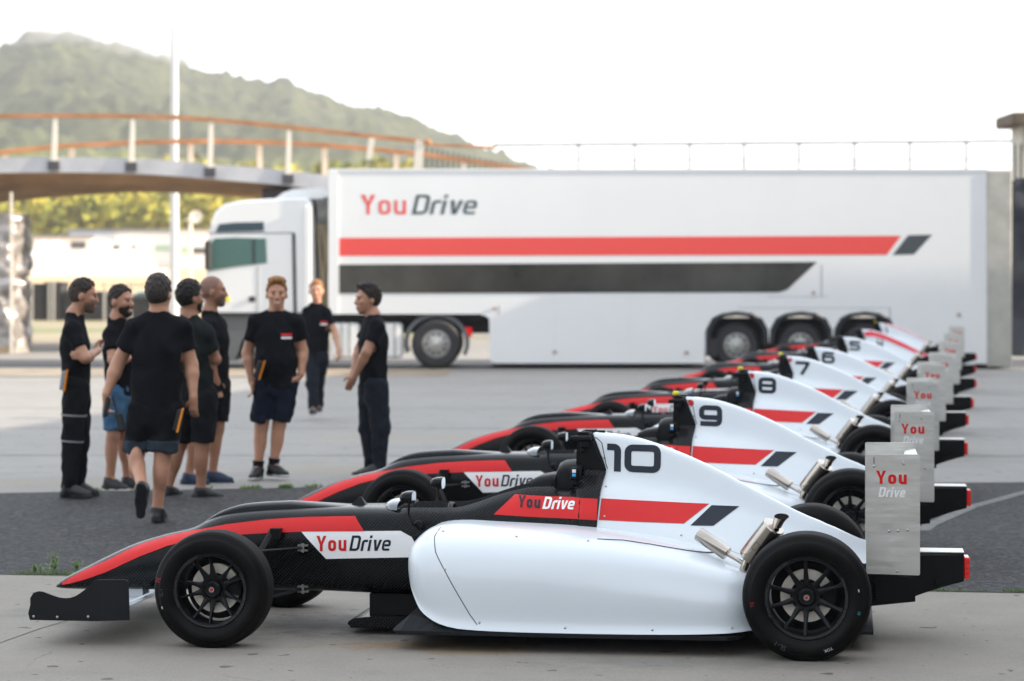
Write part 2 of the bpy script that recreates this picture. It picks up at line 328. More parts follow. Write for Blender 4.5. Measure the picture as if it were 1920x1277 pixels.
# ------------------------------------------------------------------ ground
def gpt(px, py): Y = F*EYE/(py-HY); return (GX(px, Y), Y)
def ground_mat(kind):
    m = mat(kind, (.3, .3, .3), .85); nt = m.node_tree; b = nt.nodes['Principled BSDF']; tc = nt.nodes.new('ShaderNodeTexCoord'); V = tc.outputs['Object']
    bp = nt.nodes.new('ShaderNodeBump'); bp.inputs['Distance'].default_value = .01
    if kind == 'concrete_slabs':
        big = noise_node(nt, .35, 5, .6, V); mid = noise_node(nt, 2.2, 8, .7, V); fine = noise_node(nt, 90, 4, .6, V)
        c = mixc(nt, .5, ramp2(nt, big, .3, (.20, .192, .180), .7, (.275, .265, .250)), ramp2(nt, mid, .3, (.16, .153, .142), .70, (.31, .30, .28)))
        c = mixc(nt, .35, c, ramp2(nt, fine, .35, (.14, .135, .13), .65, (.32, .31, .295)))
        sp = noise_node(nt, 9, 2, .4, V); spf = ramp2(nt, sp, .70, (0, 0, 0), .715, (1, 1, 1)); c = mixc(nt, spf, c, (.06, .055, .05))          # small dark chips
        rs = noise_node(nt, 1.3, 5, .75, V); rsf = ramp2(nt, rs, .63, (0, 0, 0), .74, (.55, .55, .55)); c = mixc(nt, rsf, c, (.26, .19, .10))     # rusty stains
        mp = nt.nodes.new('ShaderNodeMapping'); mp.inputs['Scale'].default_value = (.5, 6, 1); nt.links.new(V, mp.inputs[0])
        st = noise_node(nt, 1.0, 6, .6, mp.outputs[0]); c = mixc(nt, ramp2(nt, st, .5, (0, 0, 0), .8, (.3, .3, .3)), c, (.15, .145, .14))              # faint sweeping streaks
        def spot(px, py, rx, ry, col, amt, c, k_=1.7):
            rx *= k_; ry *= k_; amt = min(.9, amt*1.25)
              # a patch with a ragged outline at a fixed place on the slab
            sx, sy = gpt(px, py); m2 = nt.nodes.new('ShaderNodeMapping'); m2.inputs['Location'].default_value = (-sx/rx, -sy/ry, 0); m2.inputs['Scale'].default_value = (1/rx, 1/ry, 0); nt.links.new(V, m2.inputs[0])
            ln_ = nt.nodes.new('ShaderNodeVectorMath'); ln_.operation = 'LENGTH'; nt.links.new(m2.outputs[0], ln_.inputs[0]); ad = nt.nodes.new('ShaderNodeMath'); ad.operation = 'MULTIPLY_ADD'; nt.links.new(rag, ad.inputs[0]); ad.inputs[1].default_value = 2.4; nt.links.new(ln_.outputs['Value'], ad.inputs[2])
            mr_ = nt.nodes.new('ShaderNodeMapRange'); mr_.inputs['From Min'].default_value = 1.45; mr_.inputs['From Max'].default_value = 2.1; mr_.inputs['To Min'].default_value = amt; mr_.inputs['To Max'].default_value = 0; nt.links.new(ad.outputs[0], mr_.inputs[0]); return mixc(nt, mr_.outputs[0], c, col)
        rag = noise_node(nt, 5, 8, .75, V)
        for s_ in ((815, 1210, .42, .13, (.20, .13, .06), .75), (905, 1222, .22, .10, (.20, .13, .06), .6), (640, 1168, .5, .28, (.07, .065, .06), .55), (1000, 1192, .9, .25, (.08, .075, .07), .5), (180, 1150, .5, .2, (.12, .115, .105), .5), (1300, 1245, .6, .15, (.13, .125, .115), .45), (690, 880, .9, .5, (.24, .20, .13), .35), (90, 905, 1.0, .4, (.24, .20, .13), .3), (800, 820, 1.2, .5, (.24, .20, .14), .35)): c = spot(*s_[:4], s_[4], s_[5], c)  # rusty and dark patches; the one behind the front wheel is painted contact shade
        vc = nt.nodes.new('ShaderNodeTexVoronoi'); vc.feature = 'DISTANCE_TO_EDGE'; vc.inputs['Scale'].default_value = .55
        wp = nt.nodes.new('ShaderNodeMixRGB'); wp.inputs[0].default_value = .12; nn_ = nt.nodes.new('ShaderNodeTexNoise'); nn_.inputs['Scale'].default_value = 2.5; nn_.inputs['Detail'].default_value = 6; nt.links.new(V, nn_.inputs['Vector']); nt.links.new(V, wp.inputs[1]); nt.links.new(nn_.outputs['Color'], wp.inputs[2]); nt.links.new(wp.outputs[0], vc.inputs['Vector'])
        cf = ramp2(nt, vc.outputs['Distance'], .0, (1, 1, 1), .0016, (0, 0, 0)); cf = mixc(nt, 1, cf, ramp2(nt, mid, .52, (0, 0, 0), .60, (.6, .6, .6)), 'MULTIPLY'); c = mixc(nt, cf, c, (.07, .065, .06))     # hairline cracks
        nt.links.new(c, b.inputs['Base Color']); nt.links.new(fine, bp.inputs['Height']); bp.inputs['Strength'].default_value = .25
    elif kind == 'rough_asphalt':
        big = noise_node(nt, 1.5, 6, .65, V); vo = nt.nodes.new('ShaderNodeTexVoronoi'); vo.inputs['Scale'].default_value = 38; nt.links.new(V, vo.inputs['Vector'])
        bw = nt.nodes.new('ShaderNodeRGBToBW'); nt.links.new(vo.outputs['Color'], bw.inputs[0])
        c = mixc(nt, .45, ramp2(nt, bw.outputs[0], .48, (.001, .001, .0015), .92, (.095, .094, .098)), ramp2(nt, big, .3, (.003, .003, .0035), .7, (.0045, .0044, .0046)))
        mp = nt.nodes.new('ShaderNodeMapping'); mp.inputs['Scale'].default_value = (.45, 3, 1); nt.links.new(V, mp.inputs[0])
        st = noise_node(nt, .8, 6, .6, mp.outputs[0]); c = mixc(nt, ramp2(nt, st, .58, (0, 0, 0), .75, (.5, .5, .5)), c, (.02, .02, .02))
        nt.links.new(c, b.inputs['Base Color']); nt.links.new(vo.outputs['Distance'], bp.inputs['Height']); bp.inputs['Strength'].default_value = .8
    elif kind == 'dry_land':
        a = noise_node(nt, .05, 8, .65, V); c = ramp2(nt, a, .35, (.13, .15, .05), .6, (.30, .24, .15)); nt.links.new(c, b.inputs['Base Color']); bp.inputs['Strength'].default_value = 0
    nt.links.new(bp.outputs[0], b.inputs['Normal']); return m
def sheet(name, poly, z, m, kind='structure'):
    mb = MB(); mb.add([(x, y, z) for x, y in poly], [tuple(range(len(poly)))]); o = mb.build(name, m, None, smooth=False); tag(o, kind=kind)
    o.data.polygons[0].flip() if o.data.polygons[0].normal.z < 0 else None
    return o
CON = ground_mat('concrete_slabs'); ASP = ground_mat('rough_asphalt'); LAND = ground_mat('dry_land')
sheet('ground', [(-2600, -400), (2600, -400), (2600, 4200), (-2600, 4200)], -.012, LAND)
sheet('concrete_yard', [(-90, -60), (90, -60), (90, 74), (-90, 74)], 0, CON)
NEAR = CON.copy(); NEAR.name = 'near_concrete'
for n_ in NEAR.node_tree.nodes:
    if n_.type == 'VALTORGB' and n_.color_ramp.elements[1].color[0] > .24:
        for q_ in n_.color_ramp.elements: q_.color = [c*k for c, k in zip(q_.color, (.92, .87, .80, 1))]
def ln(a, b, x): return a[1]+(b[1]-a[1])*(x-a[0])/(b[0]-a[0])
N0, N1 = (-2.99, 14.13), (2.81, 13.28); F0, F1, F2 = (-4.15, 19.6), (-1.70, 20.15), (4.38, 20.67)
asph = [(-26, ln(N0, N1, -26)), (26, ln(N0, N1, 26)), (26, ln(F1, F2, 26)), F1, F0, (-26, 19.5)]
sheet('asphalt_strip', asph, .004, ASP)
DK = mat('joint_dirt', (.035, .033, .030), .9, var=.3, vscale=9)
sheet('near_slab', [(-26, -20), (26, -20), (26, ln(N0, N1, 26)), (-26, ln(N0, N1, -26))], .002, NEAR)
def line_on(name, pts, w, m=DK, z=.0045): # a joint: a narrow ribbon on the slab
    v, f = strip([Vector(p) for p in pts], w); mb = MB(); mb.add([(p[0], p[1], z) for p in v], f); tag(mb.build(name, m, None, smooth=False), kind='structure')
def gpt(px, py): Y = F*EYE/(py-HY); return (GX(px, Y), Y)
jl = [gpt(-60, 1228), gpt(30, 1196), gpt(75, 1180), gpt(132, 1163), gpt(200, 1142), gpt(300, 1118), gpt(420, 1098)]
line_on('slab_crack', jl, .006)
line_on('slab_joint', [(-40, ln(N0, N1, -40)-.012), (40, ln(N0, N1, 40)-.012)], .03, z=.0062)
for yy in (23.9, 28.4, 33.0, 37.4, 41.7): line_on('slab_joint', [(-30, yy+.4), (34, yy-.5)], .03)
for xx in (-13.5, 9.8): line_on('slab_joint', [(xx, 20.9), (xx+2.6, 47)], .016)
for xx in (-7.6, 4.3): line_on('slab_joint', [(xx, 2), (xx+.9, 13.2)], .012)
line_on('tyre_scuff', [gpt(1990, 905), gpt(1900, 930), gpt(1820, 952), gpt(1745, 985), gpt(1730, 996)], .10, mat('pale_scuff', (.13, .13, .128), .9, var=.5, vscale=14), .0065)
# bands beyond the yard on the left: road, kerb line, verge
ROAD = mat('far_road', (.045, .046, .05), .8, var=.2, vscale=1); VERGE = mat('pale_verge', (.24, .20, .15), .95, var=.25, vscale=1.2)
sheet('far_verge', [(-60, 44.4), (-1.2, 44.4), (-1.2, 49.0), (-60, 49.0)], .0045, VERGE)
sheet('drain_line', [(-60, 44.0), (-3.9, 44.0), (-3.9, 44.4), (-60, 44.4)], .0045, ROAD)
sheet('far_road', [(-80, 49.2), (20, 49.2), (20, 54.5), (-80, 54.5)], .005, ROAD)
sheet('far_verge', [(-80, 66), (-3, 66), (-3, 73.5), (-80, 73.5)], .0045, VERGE)

# grass in the joints
def blades(name, spots, hmin, hmax, m, width=.004, spread=.05):
    v, f = [], []
    for x, y, n in spots:
        for _ in range(n):
            a = random.uniform(0, 6.28); r = random.uniform(0, spread); h = random.uniform(hmin, hmax); bx, by = x+r*math.cos(a), y+r*math.sin(a)*.5; t = random.uniform(0, 6.28); w = width*random.uniform(.6, 1.4); lx, ly = random.uniform(-.4, .4)*h, random.uniform(-.4, .4)*h
            b = len(v); cw, sw = w*math.cos(t), w*math.sin(t)
            v += [(bx-cw, by-sw, 0), (bx+cw, by+sw, 0), (bx+cw*.8+lx*.4, by+sw*.8+ly*.4, h*.6), (bx-cw*.8+lx*.4, by-sw*.8+ly*.4, h*.6), (bx+lx, by+ly, h)]
            f += [(b, b+1, b+2, b+3), (b+3, b+2, b+4)]
    return meshobj(name, v, f, m, None, False)
GR = mat('weed_green', (.13, .23, .045), .6, var=.4, vscale=6)
def weed(px, py, h, n, label):
    x, y = gpt(px, py); v, f = [], []; mb = MB()
    for _ in range(n):
        a = random.uniform(0, 6.28); lean = random.uniform(.05, .3); hh = h*random.uniform(.6, 1); p = [Vector((x+random.uniform(-.03, .03), y+.02, 0))]
        for k in range(1, 7): p.append(p[0]+Vector((math.cos(a)*lean*hh*(k/6)**1.4, math.sin(a)*lean*hh*(k/6)**1.4, hh*k/6)))
        mb.tube(p, [.0018]*7, 4)
        for k in range(1, 7):
            for q in range(3):
                t = random.uniform(0, 6.28); L = .028*(1.2-k/8); d = Vector((math.cos(t), math.sin(t), random.uniform(.2, .9))).normalized(); s = d.cross(Vector((0, 0, 1))).normalized()*L*.22
                mb.add([p[k], p[k]+d*L*.5+s, p[k]+d*L, p[k]+d*L*.5-s], [(0, 1, 2, 3)])
    tag(mb.build('weed_plant', GR, None, smooth=False), label, 'weed', 'weeds in the joint by the near car')
weed(97, 1073, .125, 7, 'tall green weed growing in the joint left of the car nose')
weed(68, 1075, .06, 5, 'low green weed at the asphalt edge, leftmost of the weeds')
weed(148, 1072, .08, 4, 'thin green weed at the asphalt edge, nearest the car nose')
sp = []
for k in range(90):
    x = random.uniform(-6, 6); sp.append((x, ln(N0, N1, x)+random.uniform(-.01, .03), random.choice((1, 2, 3, 7))))
for k in range(60): px = random.uniform(40, 190); x, y = gpt(px, 1075); sp.append((x, ln(N0, N1, x)+random.uniform(-.01, .05), 6))
for k in range(26): px = random.choice((1745, 1800, 1900, 1765))+random.uniform(-20, 20); x, y = gpt(px, 1108); sp.append((x, ln(N0, N1, x)+.01, 7))
tag(blades('grass', sp, .008, .030, GR, .003), 'short grass in the joint between concrete and asphalt', 'grass', kind='stuff')
sp = []
for px, w, n in ((190, 12, 4), (370, 14, 5), (467, 16, 10), (531, 10, 18), (585, 15, 5), (1700, 40, 8)):
    for _ in range(n):
        q = px+random.gauss(0, w*.5); Y = 19.9; x = GX(q, Y); sp.append((x, (ln(F0, F1, x) if x < F1[0] else ln(F1, F2, x))+random.uniform(-.03, .06), 6))
tag(blades('grass', sp, .012, .042, GR, .006), 'tufts of grass along the far edge of the asphalt', 'grass', kind='stuff')

# ------------------------------------------------------------------ the truck
M['tw'] = mat('white_trailer_paint', (.79, .80, .80), .32, coat=.35, var=.02, vscale=.8)
M['tred'] = mat('trailer_red_vinyl', (.76, .075, .065), .45)
M['glass'] = mat('dark_side_glass', (.060, .059, .052), .08, spec=1.0, var=.75, vscale=.35)  # mottled tone painted in to stand for reflections in the glass
M['tdark'] = mat('chassis_black', (.018, .018, .020), .6, var=.3, vscale=4)
M['tgrey'] = mat('grey_plastic_skirt', (.10, .11, .115), .55)
M['tyre2'] = mat('truck_tyre', (.022, .022, .024), .7)
M['wheelmetal'] = mat('truck_wheel_steel', (.42, .42, .40), .45, metal=.6, var=.3, vscale=6)
M['cabglass'] = mat('cab_glass', (.09, .17, .155), .05, spec=1.0)
M['worn'] = mat('worn_beige_panel', (.42, .41, .37), .6, var=.18, vscale=2.5)
TY = 48.4
def tx(px): return GX(px, TY)
def tz(py): return EYE-(py-HY)/F*TY
trailer = empty('semi_trailer', (tx(1260), TY, 0)); tag(trailer, 'long white race trailer with red stripe and dark glass band', 'trailer')
def tpart(mb, name, m, par=trailer, **k):
    o = mb.build(name, m, None, **k)
    base = par if par.type == 'EMPTY' else par
    o.parent = par; off = Vector(trailer.location) if par in (trailer,) or par.get('_t') else Vector((0, 0, 0))
    for v in o.data.vertices: v.co -= off
    return o
def wh_arch(cx, cz, r, n=14, a0=180, a1=0): return [(cx+r*math.cos(R(a0+(a1-a0)*i/n)), cz+r*math.sin(R(a0+(a1-a0)*i/n))) for i in range(n+1)]
ztop, zb = tz(321), tz(682); axl = [tx(1382), tx(1502), tx(1622)]; zwh = .50; RW = .50
out = [(tx(620), ztop), (tx(620), tz(589)), (tx(905), tz(589)), (tx(917), tz(597)), (tx(919), zb+.08), (tx(928), zb), (tx(1319), zb)]
for i, a in enumerate(axl):
    r = .66; out += [(a-r, zb+.12 if i == 0 else .62)] if i == 0 else []
    out += [(a+x, z) for x, z in [(-.64, .50), (-.62, .80), (-.50, 1.02), (-.30, 1.12), (0, 1.16), (.30, 1.12), (.50, 1.02), (.62, .80), (.64, .50)]]
    out += [(a+.64, .42)] if False else []
out += [(axl[2]+.64, zb), (tx(1850), zb), (tx(1850), ztop)]
mb = MB(); mb.prism(out, TY, TY+.05); side = tpart(mb, 'side_panel', M['tw'], smooth=False)
mb = MB(); mb.box(tx(620), tx(1850), TY+.05, TY+2.5, tz(589), ztop-.001); mb.box(tx(920), tx(1315), TY+.05, TY+2.5, zb+.02, tz(589)); tpart(mb, 'box_body', M['tw'], smooth=False)
mb = MB(); mb.box(tx(617), tx(1852), TY-.02, TY+.06, ztop, ztop+.05); tpart(mb, 'roof_rail', M['tw'], smooth=False)
mb = MB(); mb.box(tx(616), tx(634), TY-.025, TY+.10, tz(589), ztop); tpart(mb, 'corner_post', M['tw'], smooth=False)
mb = MB(); mb.prism([(tx(636), tz(480)), (tx(636), tz(446)), (tx(1690), tz(442)), (tx(1663), tz(478))], TY-.004, TY); tpart(mb, 'red_stripe', M['tred'], smooth=False)
mb = MB(); mb.prism([(tx(1674), tz(478)), (tx(1703), tz(441)), (tx(1748), tz(440)), (tx(1714), tz(477))], TY-.004, TY); tpart(mb, 'dark_flash', M['grey_ink'], smooth=False)
mb = MB(); mb.prism([(tx(636), tz(550)), (tx(636), tz(496)), (tx(1532), tz(491)), (tx(1490), tz(530)), (tx(1476), tz(543)), (tx(1460), tz(548))], TY-.012, TY); tpart(mb, 'window_band', M['glass'], smooth=False)
mb = MB()
for a, b in (((1436, 498), (1436, 546)), ((1436, 499), (1520, 499))):
    mb.box(tx(a[0])-.012, tx(b[0])+.012, TY-.016, TY-.012, tz(b[1])-.012, tz(a[1])+.012)
tpart(mb, 'window_frame', M['tdark'], smooth=False)
def word_on(txt, px, py, h, Y, m, it, s, par, ws=1):
    v, f, w = text2d(txt, it, s); o = meshobj('team_lettering', [(GX(px, TY)+p[0]*h*ws, Y, tz(py)+p[1]*h) for p in v], f, m, None, False)
    o.parent = par
    for q in o.data.vertices: q.co -= Vector(trailer.location)
word_on('You', 676, 402, tz(365)-tz(402), TY-.004, M['tred'], 0, .145, trailer, 1.16)
word_on('Drive', 772, 402, tz(365)-tz(402), TY-.004, mat('trailer_grey_vinyl', (.06, .09, .10), .5), .18, .145, trailer, 1.28)
mb = MB()
for a in ((1540, 497, 1541, 556), (1385, 577, 1668, 578), (1668, 577, 1669, 600), (1440, 556, 1552, 557), (1322, 620, 1323, 680), (935, 572, 936, 590)):
    mb.box(tx(a[0])-.006, tx(a[2])+.006, TY-.003, TY, tz(a[3]), tz(a[1]))
tpart(mb, 'panel_seam', mat('seam_grey', (.35, .36, .37), .6), smooth=False)
JP = mat('joint_pale_grey', (.71, .72, .73), .6)
for px in (): mb = MB(); mb.box(tx(px)-.004, tx(px)+.004, TY-.0025, TY, tz(437), ztop-.05); tpart(mb, 'panel_joint', JP, smooth=False)
for px in (1040, 1180): mb = MB(); mb.box(tx(px)-.005, tx(px)+.005, TY-.0025, TY, tz(676), tz(556)); tpart(mb, 'locker_joint', JP, smooth=False)
mb = MB(); mb.box(tx(925), tx(1316), TY-.002, TY+.03, zb-.03, zb+.01); tpart(mb, 'skirt_edge', M['tdark'], smooth=False)
for px, py, w in ((928, 578, 8), (1040, 660, 9), (1287, 661, 9), (1798, 590, 8), (1525, 549, 6)):
    mb = MB(); mb.bbox(tx(px)-w*.005, tx(px)+w*.005, TY-.03, TY, tz(py)-.03, tz(py)+.03, .006); tpart(mb, 'marker_lamp', mat('marker_lamp', (.45, .32, .28), .4), smooth=False)
mb = MB(); mb.bbox(tx(1850), tx(1897), TY-.03, TY+2.5, tz(688), ztop+.02, .02); tpart(mb, 'rear_panel', M['worn'], smooth=False)
def truck_wheel(cx, cy, r, par, w=.34, sp=True):
    mb = MB(); T = Matrix.Translation((cx, cy, r)) ; rr = r*.56
    mb.lathe([(rr, -w/2), (rr+.04, -w/2-.01), (r-.06, -w/2-.005), (r-.015, -w/2+.04), (r, -w/2+.09), (r, w/2), (rr, w/2)], T, 40); o = mb.build('wheel', M['tyre2'], None)
    mb = MB(); mb.lathe([(rr, -w/2+.005), (rr-.02, -w/2-.004), (rr-.03, -w/2+.02), (rr-.05, -w/2+.05), (.14, -w/2+.03), (.13, -w/2-.02), (.07, -w/2-.03), (.06, -w/2-.07), (0, -w/2-.08)], T, 36)
    q = mb.build('wheel_rim', M['wheelmetal'], None); q.parent = o
    mb = MB()
    for k in range(10): a = k*math.pi/5; mb.tube([(cx+.19*math.cos(a), cy-w/2+.02, r+.19*math.sin(a)), (cx+.19*math.cos(a), cy-w/2+.041, r+.19*math.sin(a))], .024, 10)
    q2 = mb.build('rim_holes', M['tdark'], None); q2.parent = o
    o.parent = par
    for x in (o, q, q2):
        for v in x.data.vertices: v.co -= Vector(par.location)
for a in axl:
    truck_wheel(a, TY+.24, .46, trailer); truck_wheel(a, TY+2.26, .46, trailer)
    mb = MB(); pr = [(a+x, z) for x, z in [(-.62, .48), (-.60, .80), (-.49, 1.0), (-.30, 1.10), (0, 1.14), (.30, 1.10), (.49, 1.0), (.60, .80), (.62, .48)]]
    pi = [(a+(x-a)*.88, .48+(z-.48)*.90) for x, z in pr]; mb.prism(pr+pi[::-1], TY+.004, TY+.42); tpart(mb, 'mudguard', M['tdark'], smooth=False)
mb = MB(); mb.box(tx(1322), tx(1760), TY+.5, TY+2.0, .35, 1.0); mb.box(tx(1316), tx(1345), TY+.02, TY+.4, .25, .60); tpart(mb, 'axle_frame', M['tdark'], smooth=False)
mb = MB(); mb.box(tx(1700), tx(1850), TY+.05, TY+2.5, zb+.02, 1.2); tpart(mb, 'rear_locker', M['tw'], smooth=False)
# tractor
PO_ = mat('coiled_air_line', (.30, .24, .15), .5)
tractor = empty('tractor_unit', (tx(600), TY, 0)); tag(tractor, 'white high-roof truck cab coupled to the race trailer', 'truck')
def cpart(mb, name, m, par=tractor, **k):
    o = mb.build(name, m, None, **k); o.parent = par
    for v in o.data.vertices: v.co -= Vector(tractor.location)
    return o
CAB = [(383, 566), (381, 540), (384, 500), (388, 450), (393, 420), (402, 396), (420, 382), (450, 376), (500, 372), (540, 371), (575, 371), (584, 378), (588, 420), (590, 500), (590, 590), (383, 590)]
mb = MB(); rings = []
for yy, k in ((TY+.06, .97), (TY+.12, .992), (TY+.25, 1), (TY+2.25, 1), (TY+2.38, .992), (TY+2.44, .97)):
    cx0, cz0 = tx(500), tz(480); rings.append([(cx0+(tx(a)-cx0)*k, yy, cz0+(tz(b)-cz0)*k) for a, b in CAB])
mb.loft(rings, True, True); cab = cpart(mb, 'cab', M['tw'], angle=30)
mb = MB(); mb.prism([(tx(a), tz(b)) for a, b in ((512, 371.5), (528, 360), (548, 353), (600, 351), (610, 356), (612, 368), (600, 371.5))], TY+.35, TY+2.15); cpart(mb, 'roof_spoiler', M['tw'], smooth=False)
mb = MB(); mb.box(tx(474), tx(478), TY+.04, TY+.05, tz(494), tz(448)); cpart(mb, 'window_divider', M['tdark'], smooth=False)
mb = MB(); mb.prism([(tx(a), tz(b)) for a, b in ((389, 508), (391, 462), (402, 447), (440, 445), (498, 447), (500, 493), (440, 500))], TY+.045, TY+.065); cpart(mb, 'side_window', M['cabglass'], smooth=False)
mb = MB(); mb.prism([(tx(a), tz(b)) for a, b in ((404, 435), (410, 420), (440, 417), (494, 416), (494, 433))], TY+.045, TY+.065); cpart(mb, 'upper_window', mat('dark_visor_panel', (.03, .06, .075), .3), smooth=False)
mb = MB(); mb.prism([(tx(a), tz(b)) for a, b in ((547, 438), (553, 438), (556, 590), (550, 590))], TY+.04, TY+.062); cpart(mb, 'door_gap', M['tdark'], smooth=False)
mb = MB(); mb.box(tx(388), tx(552), TY+.052, TY+.066, tz(437.5), tz(436)); mb.box(tx(482), tx(483), TY+.052, TY+.066, tz(590), tz(500)); cpart(mb, 'door_seam', M['tdark'], smooth=False)
mb = MB(); mb.bbox(tx(466), tx(478), TY+.03, TY+.07, tz(566), tz(556), .01); cpart(mb, 'door_handle', M['tdark'], smooth=False)
mb = MB(); mb.bbox(tx(419), tx(430), TY+.05, TY+.062, tz(566), tz(555), .004); cpart(mb, 'yellow_sticker', M['yellow'], smooth=False)
mb = MB(); mb.bbox(tx(386), tx(397), TY-.22, TY-.05, tz(506), tz(452), .03); mb.box(tx(391), tx(394), TY-.1, TY+.1, tz(452), tz(450)); cpart(mb, 'wing_mirror', M['tdark'], angle=40)
mb = MB(); mb.prism([(tx(a), tz(b)) for a, b in ((382, 590), (381, 640), (386, 676), (404, 680), (440, 676), (452, 640), (470, 612), (500, 606), (600, 606), (606, 590))], TY+.06, TY+2.44); cpart(mb, 'lower_skirt', M['tgrey'], smooth=False)
mb = MB(); mb.box(tx(383), tx(600), TY-.0, TY+.05, tz(592), tz(586)); cpart(mb, 'sill', M['tdark'], smooth=False)
mb = MB(); mb.box(tx(440), tx(930), TY+.8, TY+1.7, .70, 1.05); mb.box(tx(600), tx(900), TY+.5, TY+2, .95, 1.10); cpart(mb, 'chassis', M['tdark'], smooth=False)
mb = MB()
for a, b in ((620, 673), (676, 707), (710, 754)): mb.bbox(tx(a), tx(b), TY+.05, TY+.65, tz(672), tz(606), .05)
cpart(mb, 'side_tank', M['tw'], angle=40)
mb = MB()
for a in (640, 655, 688, 722, 740): mb.box(tx(a)-.02, tx(a)+.02, TY+.035, TY+.66, tz(673), tz(605))
cpart(mb, 'tank_straps', M['wheelmetal'], smooth=False)
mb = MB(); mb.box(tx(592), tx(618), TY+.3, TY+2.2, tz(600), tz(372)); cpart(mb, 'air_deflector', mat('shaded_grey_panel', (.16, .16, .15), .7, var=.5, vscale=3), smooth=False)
mb = MB(); mb.bbox(tx(571), tx(584), TY-.02, TY+.06, tz(590), tz(385), .02); cpart(mb, 'side_deflector', M['tw'], smooth=False)
for a_, b_ in ((598, 520), (604, 470), (611, 500)): mb = MB(); mb.tube([(tx(a_), TY+.22, tz(590)), (tx(a_)+.05, TY+.2, tz(b_)), (tx(a_)-.04, TY+.22, tz(420))], .03, 8); cpart(mb, 'air_line', PO_, smooth=True)
truck_wheel(tx(500), TY+.25, .50, tractor); truck_wheel(tx(500), TY+2.2, .50, tractor); truck_wheel(tx(818), TY+.24, .50, tractor, .5); truck_wheel(tx(818), TY+2.2, .50, tractor, .5)
pr = [(tx(818)+.66*math.cos(R(a)), .52+.60*math.sin(R(a))) for a in range(200, -31, -15)]; pi = [(tx(818)+.58*math.cos(R(a)), .52+.52*math.sin(R(a))) for a in range(200, -31, -15)]
mb = MB(); mb.prism(pr+pi[::-1], TY+.05, TY+.6); cpart(mb, 'mudguard', M['tgrey'], smooth=False)
mb = MB(); mb.bbox(tx(872), tx(885), TY+.06, TY+.2, tz(632), tz(614), .01); cpart(mb, 'tail_lamp', M['light'], smooth=False)

# ------------------------------------------------------------------ footbridge behind
BR = mat('weathered_timber', (.42, .21, .10), .75, var=.35, vscale=1.5); BD = mat('timber_soffit', (.42, .25, .13), .85, var=.4, vscale=.8); BF = mat('pale_fascia', (.50, .50, .52), .6, var=.15, vscale=1.5); PO = mat('cream_post', (.72, .66, .56), .5); BK = mat('bracket_grey', (.06, .06, .07), .6)
bridge = empty('footbridge', (-8, 62, 0)); tag(bridge, 'curved footbridge with brown timber handrails and cream posts', 'bridge')
def bpart(mb, name, m, par=bridge, **k):
    o = mb.build(name, m, None, **k); o.parent = par
    for v in o.data.vertices: v.co -= Vector(bridge.location)
    return o
def bz(py, Y): return EYE-(py-HY)/F*Y
NY, FY = 60.0, 68.5
rail = [(-300, 222), (-150, 216), (0, 213.5), (100, 213), (200, 213.5), (300, 215), (400, 221), (500, 230), (600, 241), (700, 252), (800, 262)]
deck = [(-300, 310), (-150, 300), (0, 296), (100, 295), (200, 296), (300, 300), (400, 308), (500, 316), (620, 330), (700, 343), (800, 356)]
def curve_pts(c, Y, n=60):
    t = [(p[0], p[1]) for p in c]; x0, x1 = t[0][0], t[-1][0]
    return [(GX(x, Y), Y, bz(interp(t, x)[0], Y)) for x in [x0+(x1-x0)*i/n for i in range(n+1)]]
def beam(mb, pts, w, h, zo=0):
    rings = [[(x, y-w/2, z+zo), (x, y+w/2, z+zo), (x, y+w/2, z+zo-h), (x, y-w/2, z+zo-h)] for x, y, z in pts]; mb.loft(rings, True, True)
mb = MB(); beam(mb, curve_pts(rail, NY), .22, .11); bpart(mb, 'handrail', BR, angle=50)
frail = [(-300, 312), (-100, 292), (0, 282), (60, 276), (120, 270), (200, 266), (300, 262), (400, 261), (500, 263), (600, 268), (700, 276), (780, 284), (900, 301), (1010, 318)]
mb = MB(); beam(mb, curve_pts(frail, FY), .22, .12); bpart(mb, 'handrail', BR, angle=50)
dp = curve_pts(deck, NY)
mb = MB(); rings = [[(x, y-.12, z), (x, y, z), (x, y, z-.38), (x, y-.12, z-.38)] for x, y, z in dp]; mb.loft(rings, True, True); bpart(mb, 'fascia', BF, angle=50)
soff = [(-300, 402), (-150, 388), (0, 372), (120, 364), (250, 358), (400, 353), (520, 356), (620, 362), (800, 375)]
mb = MB(); rings = []
for i, (x, y, z) in enumerate(dp):
    px = -300+1100*i/60; dz = bz(interp(soff, px)[0], NY+3.5)
    rings.append([(x, NY, z-.005), (x, NY, z-.34), (x, NY+1.2, (z-.34)*.45+dz*.55), (x, NY+3.5, dz), (x, NY+6, dz+.1), (x, NY+8.2, z-.55), (x, NY+8.5, z-.25), (x, NY+8.5, z-.05)])
mb.loft(rings, True, True); bpart(mb, 'deck', BD, angle=30)
mb = MB()
for px in (50, 175, 300, 428): z = bz(interp(soff, px)[0], NY); mb.box(GX(px, NY+1)-.25, GX(px, NY+1)+.05, NY+.5, NY+1.4, z+.30, z+.42)
for px in (-120, 103, 248, 395, 541):
    x = GX(px, NY); z0 = bz(interp(deck, px)[0], NY); z1 = bz(interp(rail, px)[0], NY)
    m2 = MB(); rings = [[(x-.065, NY-.20, z0-.12), (x+.065, NY-.20, z0-.12), (x+.065, NY-.14, z0-.12), (x-.065, NY-.14, z0-.12)], [(x-.03, NY-.09, z1-.1), (x+.075, NY-.09, z1-.1), (x+.075, NY-.03, z1-.1), (x-.03, NY-.03, z1-.1)]]; m2.loft(rings, True, True)
    p = bpart(m2, 'post', PO, smooth=False); m2 = MB(); m2.box(x-.14, x+.14, NY-.24, NY-.12, z0-.32, z0-.10); bpart(m2, 'post_bracket', BK, p, smooth=False)
